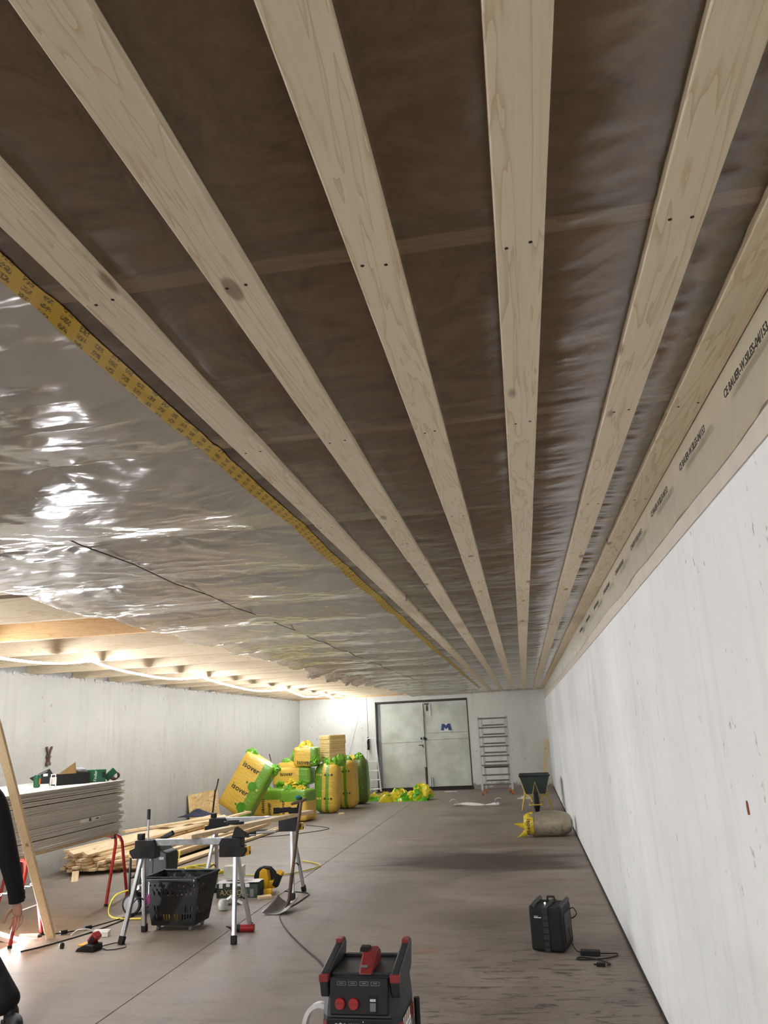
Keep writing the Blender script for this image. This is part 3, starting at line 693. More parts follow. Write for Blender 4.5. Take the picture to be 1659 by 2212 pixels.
def tuft_mesh(size, seed):
    """crumpled gathered end of a bag"""
    mb = MB().ball((0, 0, 0), 1.0, 26, 15); P = np.array(mb.v)
    th = np.arctan2(P[:, 1], P[:, 0]); el = np.arcsin(np.clip(P[:, 2], -1, 1))
    rid = 1-2*np.abs(fbm(np.cos(th)*1.3+seed*3.1, np.sin(th)*1.3+el*.9+seed*1.7, 2)-.5)
    rid2 = 1-2*np.abs(fbm(np.cos(th)*4+seed, np.sin(th)*4-el*3+seed*2.3, 2)-.5)
    r = .42+.6*rid**2+.12*rid2**2*(el > 0)
    P = P*r[:, None]*size; P[:, 2] = np.maximum(P[:, 2]*1.05, -.15*size)
    me = bpy.data.meshes.new('gathered_end'); me.from_pydata([tuple(p) for p in P], [], mb.f); me.update(); return me
def bag(label, size, loc, rot, mat, tufts=(), texts=(), dots=(), r=.055, seed=1, name='insulation_bag'):
    t = thing(name, label, 'insulation bag', loc, 0, 'bagged insulation in the heap', rot=rot)
    body = put('wrapped_body', bag_mesh(*size, r, seed), M[mat], t)
    w, d, h = size
    for k, (p, rt, s, mt) in enumerate(tufts): put('gathered_end', tuft_mesh(s, seed*7+k), M[mt], t, loc=p, rot=rt)
    def wrap(o):
        sw = o.modifiers.new('wrap', 'SHRINKWRAP'); sw.target = body; sw.wrap_method = 'PROJECT'; sw.use_project_y = True; sw.use_negative_direction = True; sw.use_positive_direction = True; sw.offset = .006; sw.wrap_mode = 'ABOVE_SURFACE'
        sw.wrap_method = 'NEAREST_SURFACEPOINT'
    for (txt, p, rt, s) in texts:
        o = put('lettering', text_mesh(txt, s, 0, s*.012), M['txt'], t, loc=p, rot=rt); wrap(o)
    for (p, rad, mt) in dots:
        o = put('printed_dot', MB().lathe([(0, 0), (rad*.5, 0), (rad, 0)], (0, 0, 0), (0, 1, 0), 20).mesh('printed_dot'), M[mt], t, loc=p); wrap(o)
    return t
F = (math.pi/2, 0, 0)
M['dotg'] = simple('green dot', S(80, 146, 40), .3); M['doty'] = simple('pale yellow dot', S(226, 206, 110), .3); M['dotk'] = simple('dark green dot', S(60, 84, 30), .3)
# tilted bag against the wall side
wv = Vector((math.cos(.56), 0, -math.sin(.56))); hv = Vector((math.sin(.56), 0, math.cos(.56))); ctr = Vector((-5.55, 15.5, .71)); base = ctr-hv*.57
bag('big yellow insulation bag with green edge tilted against the heap', (.68, .42, 1.14), base, (0, .56, 0), 'bagY', [((-.26, 0, 1.1), (0, -.35, 0), .13, 'tuft_g'), ((.3, .0, 1.09), (0, .9, 0), .13, 'tuft_g')],
    [('isover', (-.07, -.235, .93), F, .155), ('isover', (-.06, -.24, .47), F, .155)],
    [((.135, -.235, .64), .092, 'dotg'), ((.135, -.235, .2), .092, 'dotg'), ((.0, -.24, .66), .024, 'dotg'), ((.01, -.24, .2), .024, 'dotg'), ((.25, -.22, .63), .024, 'doty'), ((.25, -.22, .18), .024, 'doty')], seed=2)
bag('low yellow insulation bag with a green top at the heap\'s front left', (.7, .5, .56), (-5.4, 16.55, 0), (0, 0, .06), 'bagT', [((-.1, -.1, .54), (.2, 0, 0), .12, 'tuft_g'), ((.3, 0, .5), (0, .8, 0), .12, 'tuft_y')],
    [('isover', (-.12, -.27, .24), (math.pi/2, math.pi/2, 0), .12), ('isover', (.0, -.27, .16), (math.pi/2, -math.pi/2, 0), .12)], seed=3)
bag('low yellow insulation bag nearest the sawhorses in the heap', (.6, .5, .58), (-4.6, 15.75, 0), (0, 0, -.2), 'bagT', [((-.12, -.12, .55), (.3, 0, .4), .14, 'tuft_g'), ((.12, -.1, .56), (.2, .3, 0), .12, 'tuft_y')],
    [('isover', (.17, -.265, .3), (math.pi/2, math.pi/2, 0), .14), ('isover', (-.2, -.265, .26), (math.pi/2, -math.pi/2, 0), .12)], seed=4)
bag('tall green striped insulation roll standing nearest in the heap', (.52, .48, 1.0), (-4.34, 17.1, 0), (0, .05, -.1), 'bagG', [((0, 0, .97), (0, 0, 0), .17, 'tuft_g'), ((.08, -.05, .98), (.3, .3, 0), .08, 'tuft_y')], [],
    [((x, -.26, zz), .024, m) for zz in (.79, .31) for x, m in ((-.2, 'doty'), (-.14, 'doty'), (-.08, 'doty'), (.02, 'dotk'), (.1, 'dotg'), (.17, 'dotk'))], r=.16, seed=5)
bag('tall green striped insulation roll in the middle of the standing three', (.5, .46, 1.02), (-4.1, 18.0, 0), (0, -.02, -.15), 'bagG', [((0, 0, .98), (0, 0, 0), .17, 'tuft_g')], [],
    [((x, -.25, zz), .024, m) for zz in (.8, .33) for x, m in ((-.16, 'doty'), (-.08, 'doty'), (.02, 'dotk'), (.1, 'dotg'), (.17, 'dotk'))], r=.15, seed=6)
bag('tall dark green insulation roll standing nearest the stepladder', (.44, .44, 1.02), (-3.98, 18.95, 0), (0, -.03, 0), 'bagD', [((0, 0, 1.0), (0, 0, 0), .16, 'tuft_g'), ((-.12, -.05, 1.0), (0, -.5, 0), .12, 'tuft_y')], [], [((x, -.235, zz), .02, 'dotg') for zz in (.82, .36) for x in (-.12, -.05, .02, .1)], r=.15, seed=7)
bag('squat yellow insulation bag lying across the heap under the top bag', (.84, .5, .36), (-5.04, 17.0, .59), (0, 0, 0), 'bagM', [((-.25, -.2, .02), (1.2, 0, 0), .13, 'tuft_g'), ((.22, -.2, .0), (1.2, .3, 0), .15, 'tuft_g'), ((.0, -.22, .02), (1.3, 0, 0), .16, 'tuft_y')], [('isover', (-.1, -.25, .25), (math.pi/2-.3, 0, 0), .12)], seed=8)
bag('yellow insulation bag with crumpled top standing at the back of the heap', (.62, .5, 1.04), (-5.28, 17.75, 0), (0, 0, 0), 'bagM', [((-.16, 0, 1.0), (0, -.2, 0), .14, 'tuft_g'), ((.1, -.05, 1.0), (0, .2, 0), .16, 'tuft_y')], [], seed=9)
bag('topmost torn yellow insulation bag on the heap', (.52, .42, .4), (-4.74, 16.95, .965), (0, .04, .08), 'bagM', [((-.02, 0, .3), (0, -.05, 0), .22, 'tuft_y'), ((-.2, -.05, .2), (0, -.6, 0), .16, 'tuft_g'), ((.2, -.14, .12), (.5, .5, 0), .13, 'tuft_g')],
    [('isover', (-.02, -.225, .1), F, .13), ('isover', (.0, -.2, .43), (math.pi/2, math.pi, 0), .12)], seed=10)
t = thing('insulation_slab_block', 'unwrapped block of tan wool slabs on top of the bag heap', 'insulation block', (-4.24, 17.3, 1.04), .78)
for i in range(6):
    me = bag_mesh(.42+random.uniform(-.01, .01), .42+random.uniform(-.01, .01), .094, .006, 20+i, .003, .003); put('wool_slab', me, M['woolb'], t, loc=(random.uniform(-.006, .006), random.uniform(-.006, .006), i*.094))
put('torn_film', tuft_mesh(.3, 5), M['tuft_g'], t, loc=(0, 0, -.06))

# ---- crumpled plastic on the floor ---------------------------------------------
def crumple(name, label, loc, sx, sy, hgt, mat, seed, rz=0, cat='plastic film'):
    X, Y = np.meshgrid(np.linspace(-sx, sx, 44), np.linspace(-sy, sy, 22), indexing='ij')
    ed = np.clip(np.minimum(sx-np.abs(X), (sy-np.abs(Y)))*7, 0, 1)
    Zc = hgt*ed*np.clip(fbm(X*5+seed, Y*5+seed*2, 3)*2.2-.6, 0, 1.2)+.004; X2 = X+.05*(fbm(X*7+9, Y*7+seed, 2)-.5)*2; Y2 = Y+.05*(fbm(X*6+seed, Y*6+4, 2)-.5)*2
    o = put(name, grid_mesh(name, X2, Y2, Zc, False), mat, None, loc=loc, rot=(0, 0, rz)); return tag(o, label, cat)
def film_col():
    t = NT('green and yellow film'); v = t.obj(); f = t.noise(v, 2.6, 2)
    t.set(Base_Color=t.ramp(f, [(.40, S(226, 208, 44)), (.5, S(226, 212, 60)), (.52, S(120, 196, 40)), (.62, S(86, 170, 36))]), Roughness=.2); return t.m
M['film_gy'] = film_col()
o = crumple('plastic_wrapping', 'crumpled green and yellow plastic wrapping on the floor before the doors', (-3.02, 19.4, 0), .62, .28, .24, M['film_gy'], 3, .1)
for k, (x, y, h, rx) in enumerate([(-.42, .0, .16, .3), (-.08, .02, .2, .5), (.2, -.03, .15, .2), (.44, .02, .26, .4)]): o2 = put('crumpled_fold', tuft_mesh(h, 31+k), M['film_gy'], o, loc=(x, y, h*.25), rot=(0, rx-.3, k)); o2.scale = (1.25, 1, 1.1)
crumple('plastic_wrapping', 'small heap of pale green film beside the dark green roll', (-3.78, 19.7, 0), .24, .2, .16, M['film_gy'], 8, .3)
crumple('plastic_scrap', 'small white plastic scrap on the floor by the wheelbarrow', (-.15, 18.9, 0), .16, .1, .08, M['sack_white'], 5)
crumple('paper_scrap', 'yellowish paper scrap on the floor before the doors', (-2.05, 21.6, 0), .18, .08, .03, M['paper'], 6)
X, Y = np.meshgrid(np.linspace(0, 1.1, 40), np.linspace(-.045, .045, 4), indexing='ij')
def strip(name, label, loc, rz, seed, L):
    t = thing(name, label, 'paper strip', loc, rz); xs = X/1.1*L
    put('strip', grid_mesh('strip', xs, Y+.05*np.sin(xs*5+seed), .006+.03*np.abs(np.sin(xs*3.3+seed))+Y*.6*np.sin(xs*4)), M['paper'], t)
    for k in range(2): put('curl', MB().add(*curl(.07-.015*k)).mesh('curl'), M['paper'], t, loc=((L if seed > 2 else 0), .02*k, .07))
def curl(r):
    n = 18; vs = []; fs = []
    for k in range(n):
        a = 5.4*k/(n-1); vs += [(r*math.cos(a)*1.3, -.05, r*math.sin(a)), (r*math.cos(a)*1.3, .05, r*math.sin(a))]
    fs = [(2*k, 2*k+1, 2*k+3, 2*k+2) for k in range(n-1)]; return vs, fs
strip('paper_strip', 'curled white paper strip on the floor, left one of the two', (-1.66, 17.7, .002), .08, 1, .66)
strip('paper_strip', 'curled white paper strip on the floor, right one nearer the wheelbarrow', (-1.0, 17.72, .002), .06, 3, .32)
one('wood_scrap', MB().bb(-.06, .06, -.03, .03, 0, .03), M['plank'], 'tiny pale scrap on the floor by the nearest tall roll', 'scrap', loc=(-3.95, 16.75, .001), rot=(0, 0, .2))

# ---- ladders -----------------------------------------------------------------
M['alu_l'] = simple('dull light aluminium', S(196, 196, 194), .5, .25, .06); M['rung'] = simple('shade-toned grey rung', S(120, 114, 106), .55, .2, .1)  # rungs coloured darker than the rails to paint in their shade
t = thing('rolling_ladder', 'tall aluminium double ladder frame on orange castors by the back wall', 'ladder', (-.78, 20.2, 0))
for sy, zt in ((0, 1.88), (.62, 1.86)):
    for sx in (-.37, .37):
        MB().beam((sx*(1 if sy == 0 else .82), sy, .11), (sx*(.97 if sy == 0 else .82), sy+(.12 if sy == 0 else -.08), zt), .05, .07, (0, 1, 0)).build('rail', M['alu_l'], t, bevel=.004)
        if sy == 0 or True:
            cs = MB().cyl((sx*(1 if sy == 0 else .82)-.02, sy, .055), (sx*(1 if sy == 0 else .82)+.02, sy, .055), .055, None, 16).build('castor', M['orange'], t, smooth=40)
            MB().bb(sx*(1 if sy == 0 else .82)-.025, sx*(1 if sy == 0 else .82)+.025, sy-.03, sy+.03, .06, .13).build('fork', M['steel'], cs)
for k in range(8):
    z_ = .24+k*.227
    MB().beam((-.36, .02+.06*k/8, z_), (.36, .02+.06*k/8, z_), .06, .036).build('rung', M['rung'], t, bevel=.003)
    if k != 1 and k < 7: MB().beam((-.29, .6, z_+.06), (.29, .6, z_+.06), .06, .036).build('rung', M['rung'], t, bevel=.003)
MB().bb(-.3, .3, .08, .6, .63, .65).build('platform', M['dgrey'], t)
t = thing('stepladder', 'narrow white tubular stepladder beside the left door leaf', 'ladder', (-4.26, 21.86, 0), 0)
pts = [(-.215, 0, .02), (-.13, .08, 1.36), (-.12, .085, 1.42), (-.085, .09, 1.455), (.085, .09, 1.455), (.12, .085, 1.42), (.13, .08, 1.36), (.235, 0, .02)]
MB().tube(pts, .014, 8).build('front_frame', M['white'], t, smooth=60)
MB().tube([(-.2, .27, .02), (-.13, .13, 1.3)], .012, 8).tube([(.21, .27, .02), (.13, .13, 1.3)], .012, 8).tube([(-.2, .26, .1), (.21, .26, .1)], .01, 8).build('rear_frame', M['white'], t, smooth=60)
for k, z_ in enumerate((.1, .34, .58, .83)):
    f = 1-z_/1.45; hw = .13+.09*f
    MB().bb(-hw, hw, -.01+.06*(1-f), .10+.04*(1-f), z_, z_+.025).build('step', M['white'], t, bevel=.004)
for sx in (-.215, .235): MB().cyl((sx, 0, 0), (sx, 0, .05), .02, None, 8).build('foot', M['black_m'], t)

# ---- hanging cable by the door --------------------------------------------------
t = thing('hanging_cable', 'black plug dangling on a grey cable left of the doors', 'cable', (-4.38, 22.13, 1.14))
MB().tube([(0, 0, .36), (.0, 0, .9), (.0, 0, 1.3), (-.02, 0, 1.4), (.0, .03, 1.45)], .006, 6).build('cord', M['dgrey'], t, smooth=60)
MB().lathe([(.012, .36), (.022, .33), (.035, .3), (.035, .17), (.028, .16), (.036, .14), (.036, .02), (.02, 0)], (0, 0, 0), n=14).build('plug', M['black'], t, smooth=40)
one('thin_wire', MB().tube([(-4.46, 22.17, 2.56), (-4.6, 22.17, 2.2), (-4.93, 22.16, 1.1), (-5.0, 22.15, .9)], .003, 5), M['dgrey'], 'thin wire hanging down the back wall behind the insulation', 'wire')
one('corner_board', MB().beam((.36, 21.75, .01), (.585, 22.1, 1.22), .1, .022, (0, 1, 0)), M['plank'], 'pale board leaning in the back right corner', 'board', bevel=.002)
t = thing('wall_bracket', 'small dark iron bracket on the left wall above the cartons', 'bracket', (XL, 9.89, 1.45))
MB().bb(0, .03, -.03, .03, -.05, .1).bb(0, .035, -.045, .045, -.05, -.01).bb(0, .03, -.05, .05, .05, .075).build('plate', M['rust'], t, bevel=.004)
MB().beam((.02, 0, .07), (.02, -.06, .19), .022, .022, (1, 0, 0)).beam((.02, 0, .07), (.02, .06, .19), .022, .022, (1, 0, 0)).build('prongs', M['rust'], t)
MB().bb(.03, .045, -.006, .006, -.03, .1).build('bright_bar', M['steel'], t)
one('rusty_anchor', MB().prism([(-.006, -.018), (.004, -.02), (.007, .0), (.002, .02), (-.004, .012)], 0, .005, 'x'), simple('orange rust', S(140, 80, 44), .8), 'small rusty anchor stub in the right wall', 'anchor', loc=(XR-.0045, 2.595, 1.378))

# ---- wheelbarrow -------------------------------------------------------------------
t = thing('wheelbarrow', 'grey green wheelbarrow with yellow frame by the right wall', 'wheelbarrow', (.11, 16.2, 0))
def ring(w, d, z, dy): return [(-w/2, dy-d/2, z), (w/2, dy-d/2, z), (w/2, dy+d/2, z), (-w/2, dy+d/2, z)]
m = MB(); vs = ring(.38, .45, .32, .25)+ring(.58, .82, .66, .28)+ring(.56, .80, .655, .28)+ring(.37, .44, .335, .25)
m.add(vs, [(0, 3, 2, 1)]+[(i, (i+1) % 4, 4+(i+1) % 4, 4+i) for i in range(4)]+[(4+i, 4+(i+1) % 4, 8+(i+1) % 4, 8+i) for i in range(4)]+[(8+i, 8+(i+1) % 4, 12+(i+1) % 4, 12+i) for i in range(4)]+[(12, 13, 14, 15)])
tr = m.build('tray', M['barrow'], t, bevel=.01)
MB().tube([(*p[:2], p[2]+.002) for p in ring(.59, .83, .66, .28)], .012, 8, True).build('rim', M['dgrey'], tr, smooth=60)
wh = MB().lathe([(.13, -.045), (.18, -.042), (.195, -.02), (.195, .02), (.18, .042), (.13, .045)], (0, -.33, .195), (1, 0, 0), 28).build('wheel', M['black_m'], t, smooth=50)
MB().cyl((-.06, -.33, .195), (.06, -.33, .195), .11, None, 20).build('hub', M['grey'], wh)
for sx in (-1, 1):
    MB().tube([(sx*.07, -.33, .195), (sx*.11, -.1, .27), (sx*.2, .2, .31), (sx*.27, .9, .52), (sx*.28, 1.15, .56)], .015, 8).build('handle_tube', M['yellowp'], t, smooth=60)
    MB().tube([(sx*.2, .15, .31), (sx*.285, .05, .02), (sx*.285, .12, .012), (sx*.2, .5, .4)], .014, 8).build('leg', M['yellowp'], t, smooth=60)
    MB().cyl((sx*.28, 1.1, .55), (sx*.282, 1.24, .575), .02, None, 10).build('grip', M['redp'], t)
MB().tube([(-.12, -.18, .17), (-.14, -.3, .14), (-.1, -.54, .17), (.1, -.54, .17), (.14, -.3, .14), (.12, -.18, .17)], .012, 8).build('wheel_guard', M['yellowp'], t, smooth=60)
MB().tube([(-.10, -.22, .2), (0, -.16, .56), (.10, -.22, .2)], .010, 8).build('front_brace', M['yellowp'], t, smooth=60)

# ---- sack by the right wall ------------------------------------------------------------
t = thing('waste_sack', 'see-through sack of wool scraps with yellow end on the floor', 'sack', (.2, 12.72, 0))
n, mq = 30, 20; vs = []; fs = []
prof = [(-.34, .02), (-.33, .12), (-.28, .15), (-.2, .165), (-.1, .175), (.02, .185), (.14, .185), (.25, .175), (.33, .15), (.385, .10), (.40, .03)]
def sackshell(scale, x0, x1, seed, amp):
    vs = []; fs = []; n = 26; xs = np.linspace(x0, x1, 26)
    for i, x in enumerate(xs):
        r = np.interp(x, [p[0] for p in prof], [p[1] for p in prof])*scale
        for k in range(n):
            a = 2*math.pi*k/n; f = 1+amp*(float(fbm(np.array(x*6+seed), np.array(k*.55+seed*3), 3))-.5)*2 if 0 < k < n-1 else 1
            yy = r*1.15*math.cos(a)*f; zz = .178+r*math.sin(a)*f*.98; vs.append((x, yy, max(zz, .004 if scale == 1 else .012)))
    for i in range(len(xs)-1): fs += [(i*n+k, i*n+(k+1) % n, (i+1)*n+(k+1) % n, (i+1)*n+k) for k in range(n)]
    fs += [tuple(range(n-1, -1, -1)), tuple((len(xs)-1)*n+k for k in range(n))]; me = bpy.data.meshes.new('sack'); me.from_pydata(vs, [], fs); me.polygons.foreach_set('use_smooth', [True]*len(fs)); me.update(); return me
M['clear'] = film_mat('clear sack film', S(214, 208, 190), (.97, .96, .9, 1), 1.6, .34, .14, .7)
put('film_skin', sackshell(1, -.25, .40, 2, .10), M['clear'], t)
def scraps():
    tt = NT('wool scraps'); v = tt.obj(); f = tt.noise(v, 5, 4, .6, .8); g = tt.ramp(tt.noise(v, 3.1, 2), [(.63, K0), (.68, W1)])
    tt.set(Base_Color=tt.mix(g, tt.ramp(f, [(.3, S(196, 168, 140)), (.5, S(232, 208, 178)), (.7, S(246, 232, 208))]), S(70, 140, 80)), Roughness=.9); tt.bump(f, .8, .04); return tt.m
put('contents', sackshell(.9, -.2, .37, 7, .12), scraps(), t)
put('yellow_end', sackshell(1.02, -.335, -.19, 4, .16), M['tuft_y'], t)
for p, r_ in (((-.34, -.05, .16), (0, -1.35, .2)), ((-.32, -.1, .06), (.4, -1.9, .2))): put('film_corner', MB().lathe([(.05, 0), (.03, .05), (.012, .12), (.002, .16)], (0, 0, 0), n=8).mesh('film_corner'), M['tuft_y'], t, loc=p, rot=r_)
put('lettering', text_mesh('isover', .1, .0006), M['txt'], t, loc=(-.262, -.185, .15), rot=(math.pi/2-.1, math.pi/2, -.1))

# ---- sawhorses --------------------------------------------------------------
def sawhorse(label, loc):
    t = thing('sawhorse', label, 'sawhorse', loc, 0, 'aluminium sawhorses')
    MB().bb(-.40, .40, -.02, .02, .745, .80).build('cross_beam', M['galv'], t, bevel=.004)
    for s in (-1, 1):
        P = lambda pts: [(s*x, z) for x, z in (pts if s > 0 else pts[::-1])]
        br = MB().prism(P([(.30, .645), (.52, .645), (.55, .69), (.55, .715), (.50, .735), (.50, .795), (.47, .80), (.32, .80), (.30, .76)]), -.055, .055).build('bracket', M['black'], t, bevel=.006)
        for k in range(4): MB().bb(min(s*.37, s*.44), max(s*.37, s*.44), -.058, -.054, .665+k*.018, .673+k*.018).build('vent_slot', M['black_m'], br)
        MB().bb(min(s*.525, s*.565), max(s*.525, s*.565), -.03, .03, .655, .725).build('latch', M['yellow'], br, bevel=.004)
        MB().bb(min(s*.545, s*.568), max(s*.545, s*.568), -.012, .012, .66, .685).build('latch_tab', M['black'], br)
        MB().bb(min(s*.44, s*.49), max(s*.44, s*.49), -.03, .03, .80, .85).build('stop_lug', M['black'], br, bevel=.004)
        for q in (-1, 1):
            p0 = (s*.44, q*.02, .66); p1 = (s*.50, q*.20, .045)
            lg = MB().beam(p0, p1, .044, .03, (1, 0, 0)).build('leg', M['alu'], t, bevel=.004)
            MB().beam((s*.4985, q*.1955, .06), (s*.505, q*.214, .0), .052, .04, (1, 0, 0)).build('foot', M['black_m'], lg)
            MB().beam((s*.4655+s*.004, q*(.093)-.001, .41), (s*.4925, q*.172, .14), .008, .028, (1, 0, 0)).build('groove', M['grey'], lg)
        MB().tube([(s*.478, -.135, .27), (s*.47, -.04, .315), (s*.47, .04, .315), (s*.478, .135, .27)], .006, 6).build('leg_brace', M['black'], t, smooth=60)
    return t
s1 = sawhorse('aluminium sawhorse nearest the camera with the black basket behind its legs', (-3.04, 6.95, 0))
s2 = sawhorse('aluminium sawhorse farther back with the shovel leaning on it', (-3.03, 8.63, 0))
tag(MB().beam((-3.02, 6.86, .822), (-2.42, 8.75, .822), .095, .036).build('pale_board', M['plank'], None, bevel=.003), 'pale board lying across both sawhorses', 'board')
t = thing('flip_bracket', 'black raised clamp plate on the nearest sawhorse beside its yellow latch', 'clamp', (-2.58, 6.95, .80))
MB().prism([(-.05, 0), (.11, 0), (-.02, .085)], -.04, .04).build('wedge', M['black'], t, bevel=.003); MB().beam((.1, 0, .012), (.16, 0, .012), .02, .014).build('pin', M['steel'], t)
t = thing('caulking_tube', 'silver foil tube pointing out behind the nearest sawhorse', 'tube', (-2.44, 7.02, .81), .25)
MB().cyl((0, 0, .012), (.17, 0, .016), .012, None, 12).build('foil', M['alu'], t, smooth=50); MB().cyl((-.05, 0, .012), (0, 0, .012), .01, None, 8).build('cap', M['black'], t)
t = thing('tape_measure', 'dark oval tape measure lying on the pale board', 'tape measure', (-2.83, 7.55, .842), .3)
MB().prism([(-.09, -.03), (.05, -.03), (.08, 0), (.05, .03), (-.09, .03)], 0, .022, 'z').build('case', M['black'], t, bevel=.006); MB().tube([(-.04+.07*math.cos(a), .0+.028*math.sin(a), .03) for a in np.linspace(0, 6.0, 14)], .006, 6, True).build('hoop', M['dgrey'], t, smooth=60)
t = thing('spray_gun', 'black nail gun with cylindrical nose resting on the farther sawhorse', 'nail gun', (-2.6, 8.42, .842), .35)
MB().tube([(-.13, 0, .035), (-.06, 0, .035)], .032, 14).tube([(-.06, 0, .035), (.06, 0, .04)], .026, 12).build('barrel', M['black'], t, smooth=50)
MB().tube([(-.135, 0, .035), (-.128, 0, .035)], .034, 14).build('nose_ring', M['card'], t); MB().bb(.03, .16, -.025, .025, .0, .055).build('body', M['black'], t, bevel=.008)
MB().beam((.13, 0, .04), (.17, 0, .16), .03, .03).build('grip', M['black'], t, bevel=.005); MB().cyl((.11, -.012, .15), (.16, -.012, .165), .02, None, 10).build('teal_cap', simple('teal plastic', S(40, 120, 120), .4), t)

# ---- shovel ------------------------------------------------------------------
t = thing('shovel', 'old shovel with wooden shaft leaning on the farther sawhorse', 'shovel', (-2.5, 7.92, 0))
u = np.linspace(-1, 1, 14); v = np.linspace(0, 1, 14); U, V = np.meshgrid(u, v, indexing='ij')
hw = .125*(1-.12*V)*np.where(V < .1, .86+1.4*V, 1); cupz = .03*(1-V)*0
Xs = U*hw*(1.0)-.07*(1-V)+.04; Ys = -.17+.30*V+0*U; Zs = .006+.045*U**2*(.5+V)+.05*V**2.5
bl = put('blade', grid_mesh('blade', Xs, Ys, Zs), M['steel'], t); so = bl.modifiers.new('thick', 'SOLIDIFY'); so.thickness = .004
MB().tube([(.04, .02, .018), (.045, .1, .05), (.05, .13, .1), (.055, .2, .3)], [.008, .016, .02, .019], 10).build('socket', M['rust'], t, smooth=60)
MB().tube([(.055, .2, .28), (.07, .42, .78), (.075, .50, .95)], .0165, 10).build('shaft', wood('dark handle wood', S(110, 84, 66), S(74, 54, 42), axis=2, knots=False), t, smooth=60)
MB().tube([(-.035, .50, .935), (.02, .505, .95), (.075, .51, .958), (.13, .515, .985)], [.013, .017, .018, .013], 10).build('t_handle', M['rust'], t, smooth=60)

# ---- basket -------------------------------------------------------------------
def basket():
    t = thing('shopping_basket', 'black rolling plastic basket under the nearest sawhorse', 'basket', (-3.27, 7.32, 0), -.06)
    TW, TD, BW, BD, ZB, ZT_ = .56, .40, .42, .30, .05, .445
    def corner(f, z):    # f: wall parameter point on perimeter side -> handled per wall
        pass
    def wall(side, nu, pattern, nz=22):
        m = MB()
        for i in range(nu):
            for j in range(nz):
                if pattern(i/nu, j/nz, i, j): continue
                q = []
                for a, b in ((i, j), (i+1, j), (i+1, j+1), (i, j+1)):
                    s_ = 2*a/nu-1; h = b/nz; w = (BW+(TW-BW)*h)/2; d = (BD+(TD-BD)*h)/2; z = ZB+(ZT_-ZB)*h
                    p = {'f': (s_*w, -d, z), 'b': (-s_*w, d, z), 'l': (-w, -s_*d, z), 'r': (w, s_*d, z)}[side]; q.append(p)
                m.add(q, [(0, 1, 2, 3)])
        o = m.build('lattice_wall', M['black'], t); so = o.modifiers.new('thick', 'SOLIDIFY'); so.thickness = .005; so.offset = -1
        wd = o.modifiers.new('weld', 'WELD'); 
        o.modifiers.move(1, 0)
    def pat(u, h, i, j):
        if u < .06 or u > .93: return False
        if .60 < h < .82: return (i+2*(j % 3)) % 3 == 0 and True if False else ((i + j//2) % 3 == 0 and j % 6 != 5)
        if .06 < h < .2 and not (.45 < u < .52): return i % 2 == 0
        if .26 < h < .40 and (u < .22 or u > .76): return i % 2 == 0
        return False
    for sd, nu in (('f', 34), ('b', 34), ('l', 24), ('r', 24)): wall(sd, nu, pat)
    MB().bb(-BW/2, BW/2, -BD/2, BD/2, ZB-.006, ZB).build('bottom', M['black'], t, bevel=.003)
    MB().tube([(-TW/2, -TD/2, ZT_), (TW/2, -TD/2, ZT_), (TW/2, TD/2, ZT_), (-TW/2, TD/2, ZT_)], .013, 8, True).build('rim', M['black'], t, smooth=60)
    MB().tube([(-TW/2-.01, -TD/2-.02, ZT_-.015), (TW/2-.02, -TD/2-.02, ZT_-.015)], .013, 10).build('carry_handle', M['dgrey'], t, smooth=60)
    MB().cyl((TW/2-.03, -TD/2-.045, ZT_-.012), (TW/2-.03, -TD/2+.0, ZT_-.012), .022, None, 14).build('hinge_cap', M['dgrey'], t); MB().ball((TW/2-.03, -TD/2-.047, ZT_-.012), .008, 8, 6).build('hinge_pin', M['alu'], t)
    MB().bb(-.2, .02, -.178, -.17, .33, .39).build('name_plate', M['dgrey'], t, bevel=.002)
    for x in (-.16, .16):
        for y in (-.11, .11):
            MB().cyl((x-.012, y, .021), (x+.012, y, .021), .021, None, 14).bb(x-.016, x+.016, y-.004, y+.02, .03, .046).build('castor', M['grey'], t)
    return t
basket()
t = thing('tools_in_basket', 'yellow and grey tools lying inside the black basket', 'tool', (-3.27, 7.32, .055)); t['label'] = 'yellow cordless tool lying at the bottom of the black basket'
MB().bb(-.14, .02, -.08, .02, 0, .07).build('body', M['yellow'], t, bevel=.012); MB().beam((.0, -.03, .03), (.14, .06, .05), .04, .05).build('grip', M['black'], t, bevel=.006)
one('copper_fitting', MB().cyl((-.06, -.06, .13), (.07, -.05, .14), .035, None, 12).cyl((.05, -.05, .14), (.1, -.02, .2), .03, None, 12), M['rust'], 'brown pipe fitting inside the black basket', 'fitting', loc=(-3.2, 7.32, .12), smooth=50)
one('steel_rule', MB().beam((-.12, .0, 0), (.03, .05, .26), .03, .004), M['galv'], 'steel rule sticking up in the black basket', 'ruler', loc=(-3.25, 7.35, .17))
t = thing('brush', 'pink tipped brush hanging outside the black basket', 'brush', (-3.49, 7.11, .27))
MB().cyl((0, 0, .05), (0, 0, .15), .004, None, 8).build('wire_handle', M['galv'], t); MB().lathe([(.004, .05), (.014, .03), (.018, 0), (.012, -.03), (.004, -.04)], (0, 0, 0), n=12).build('bristles', M['pink'], t, smooth=60)

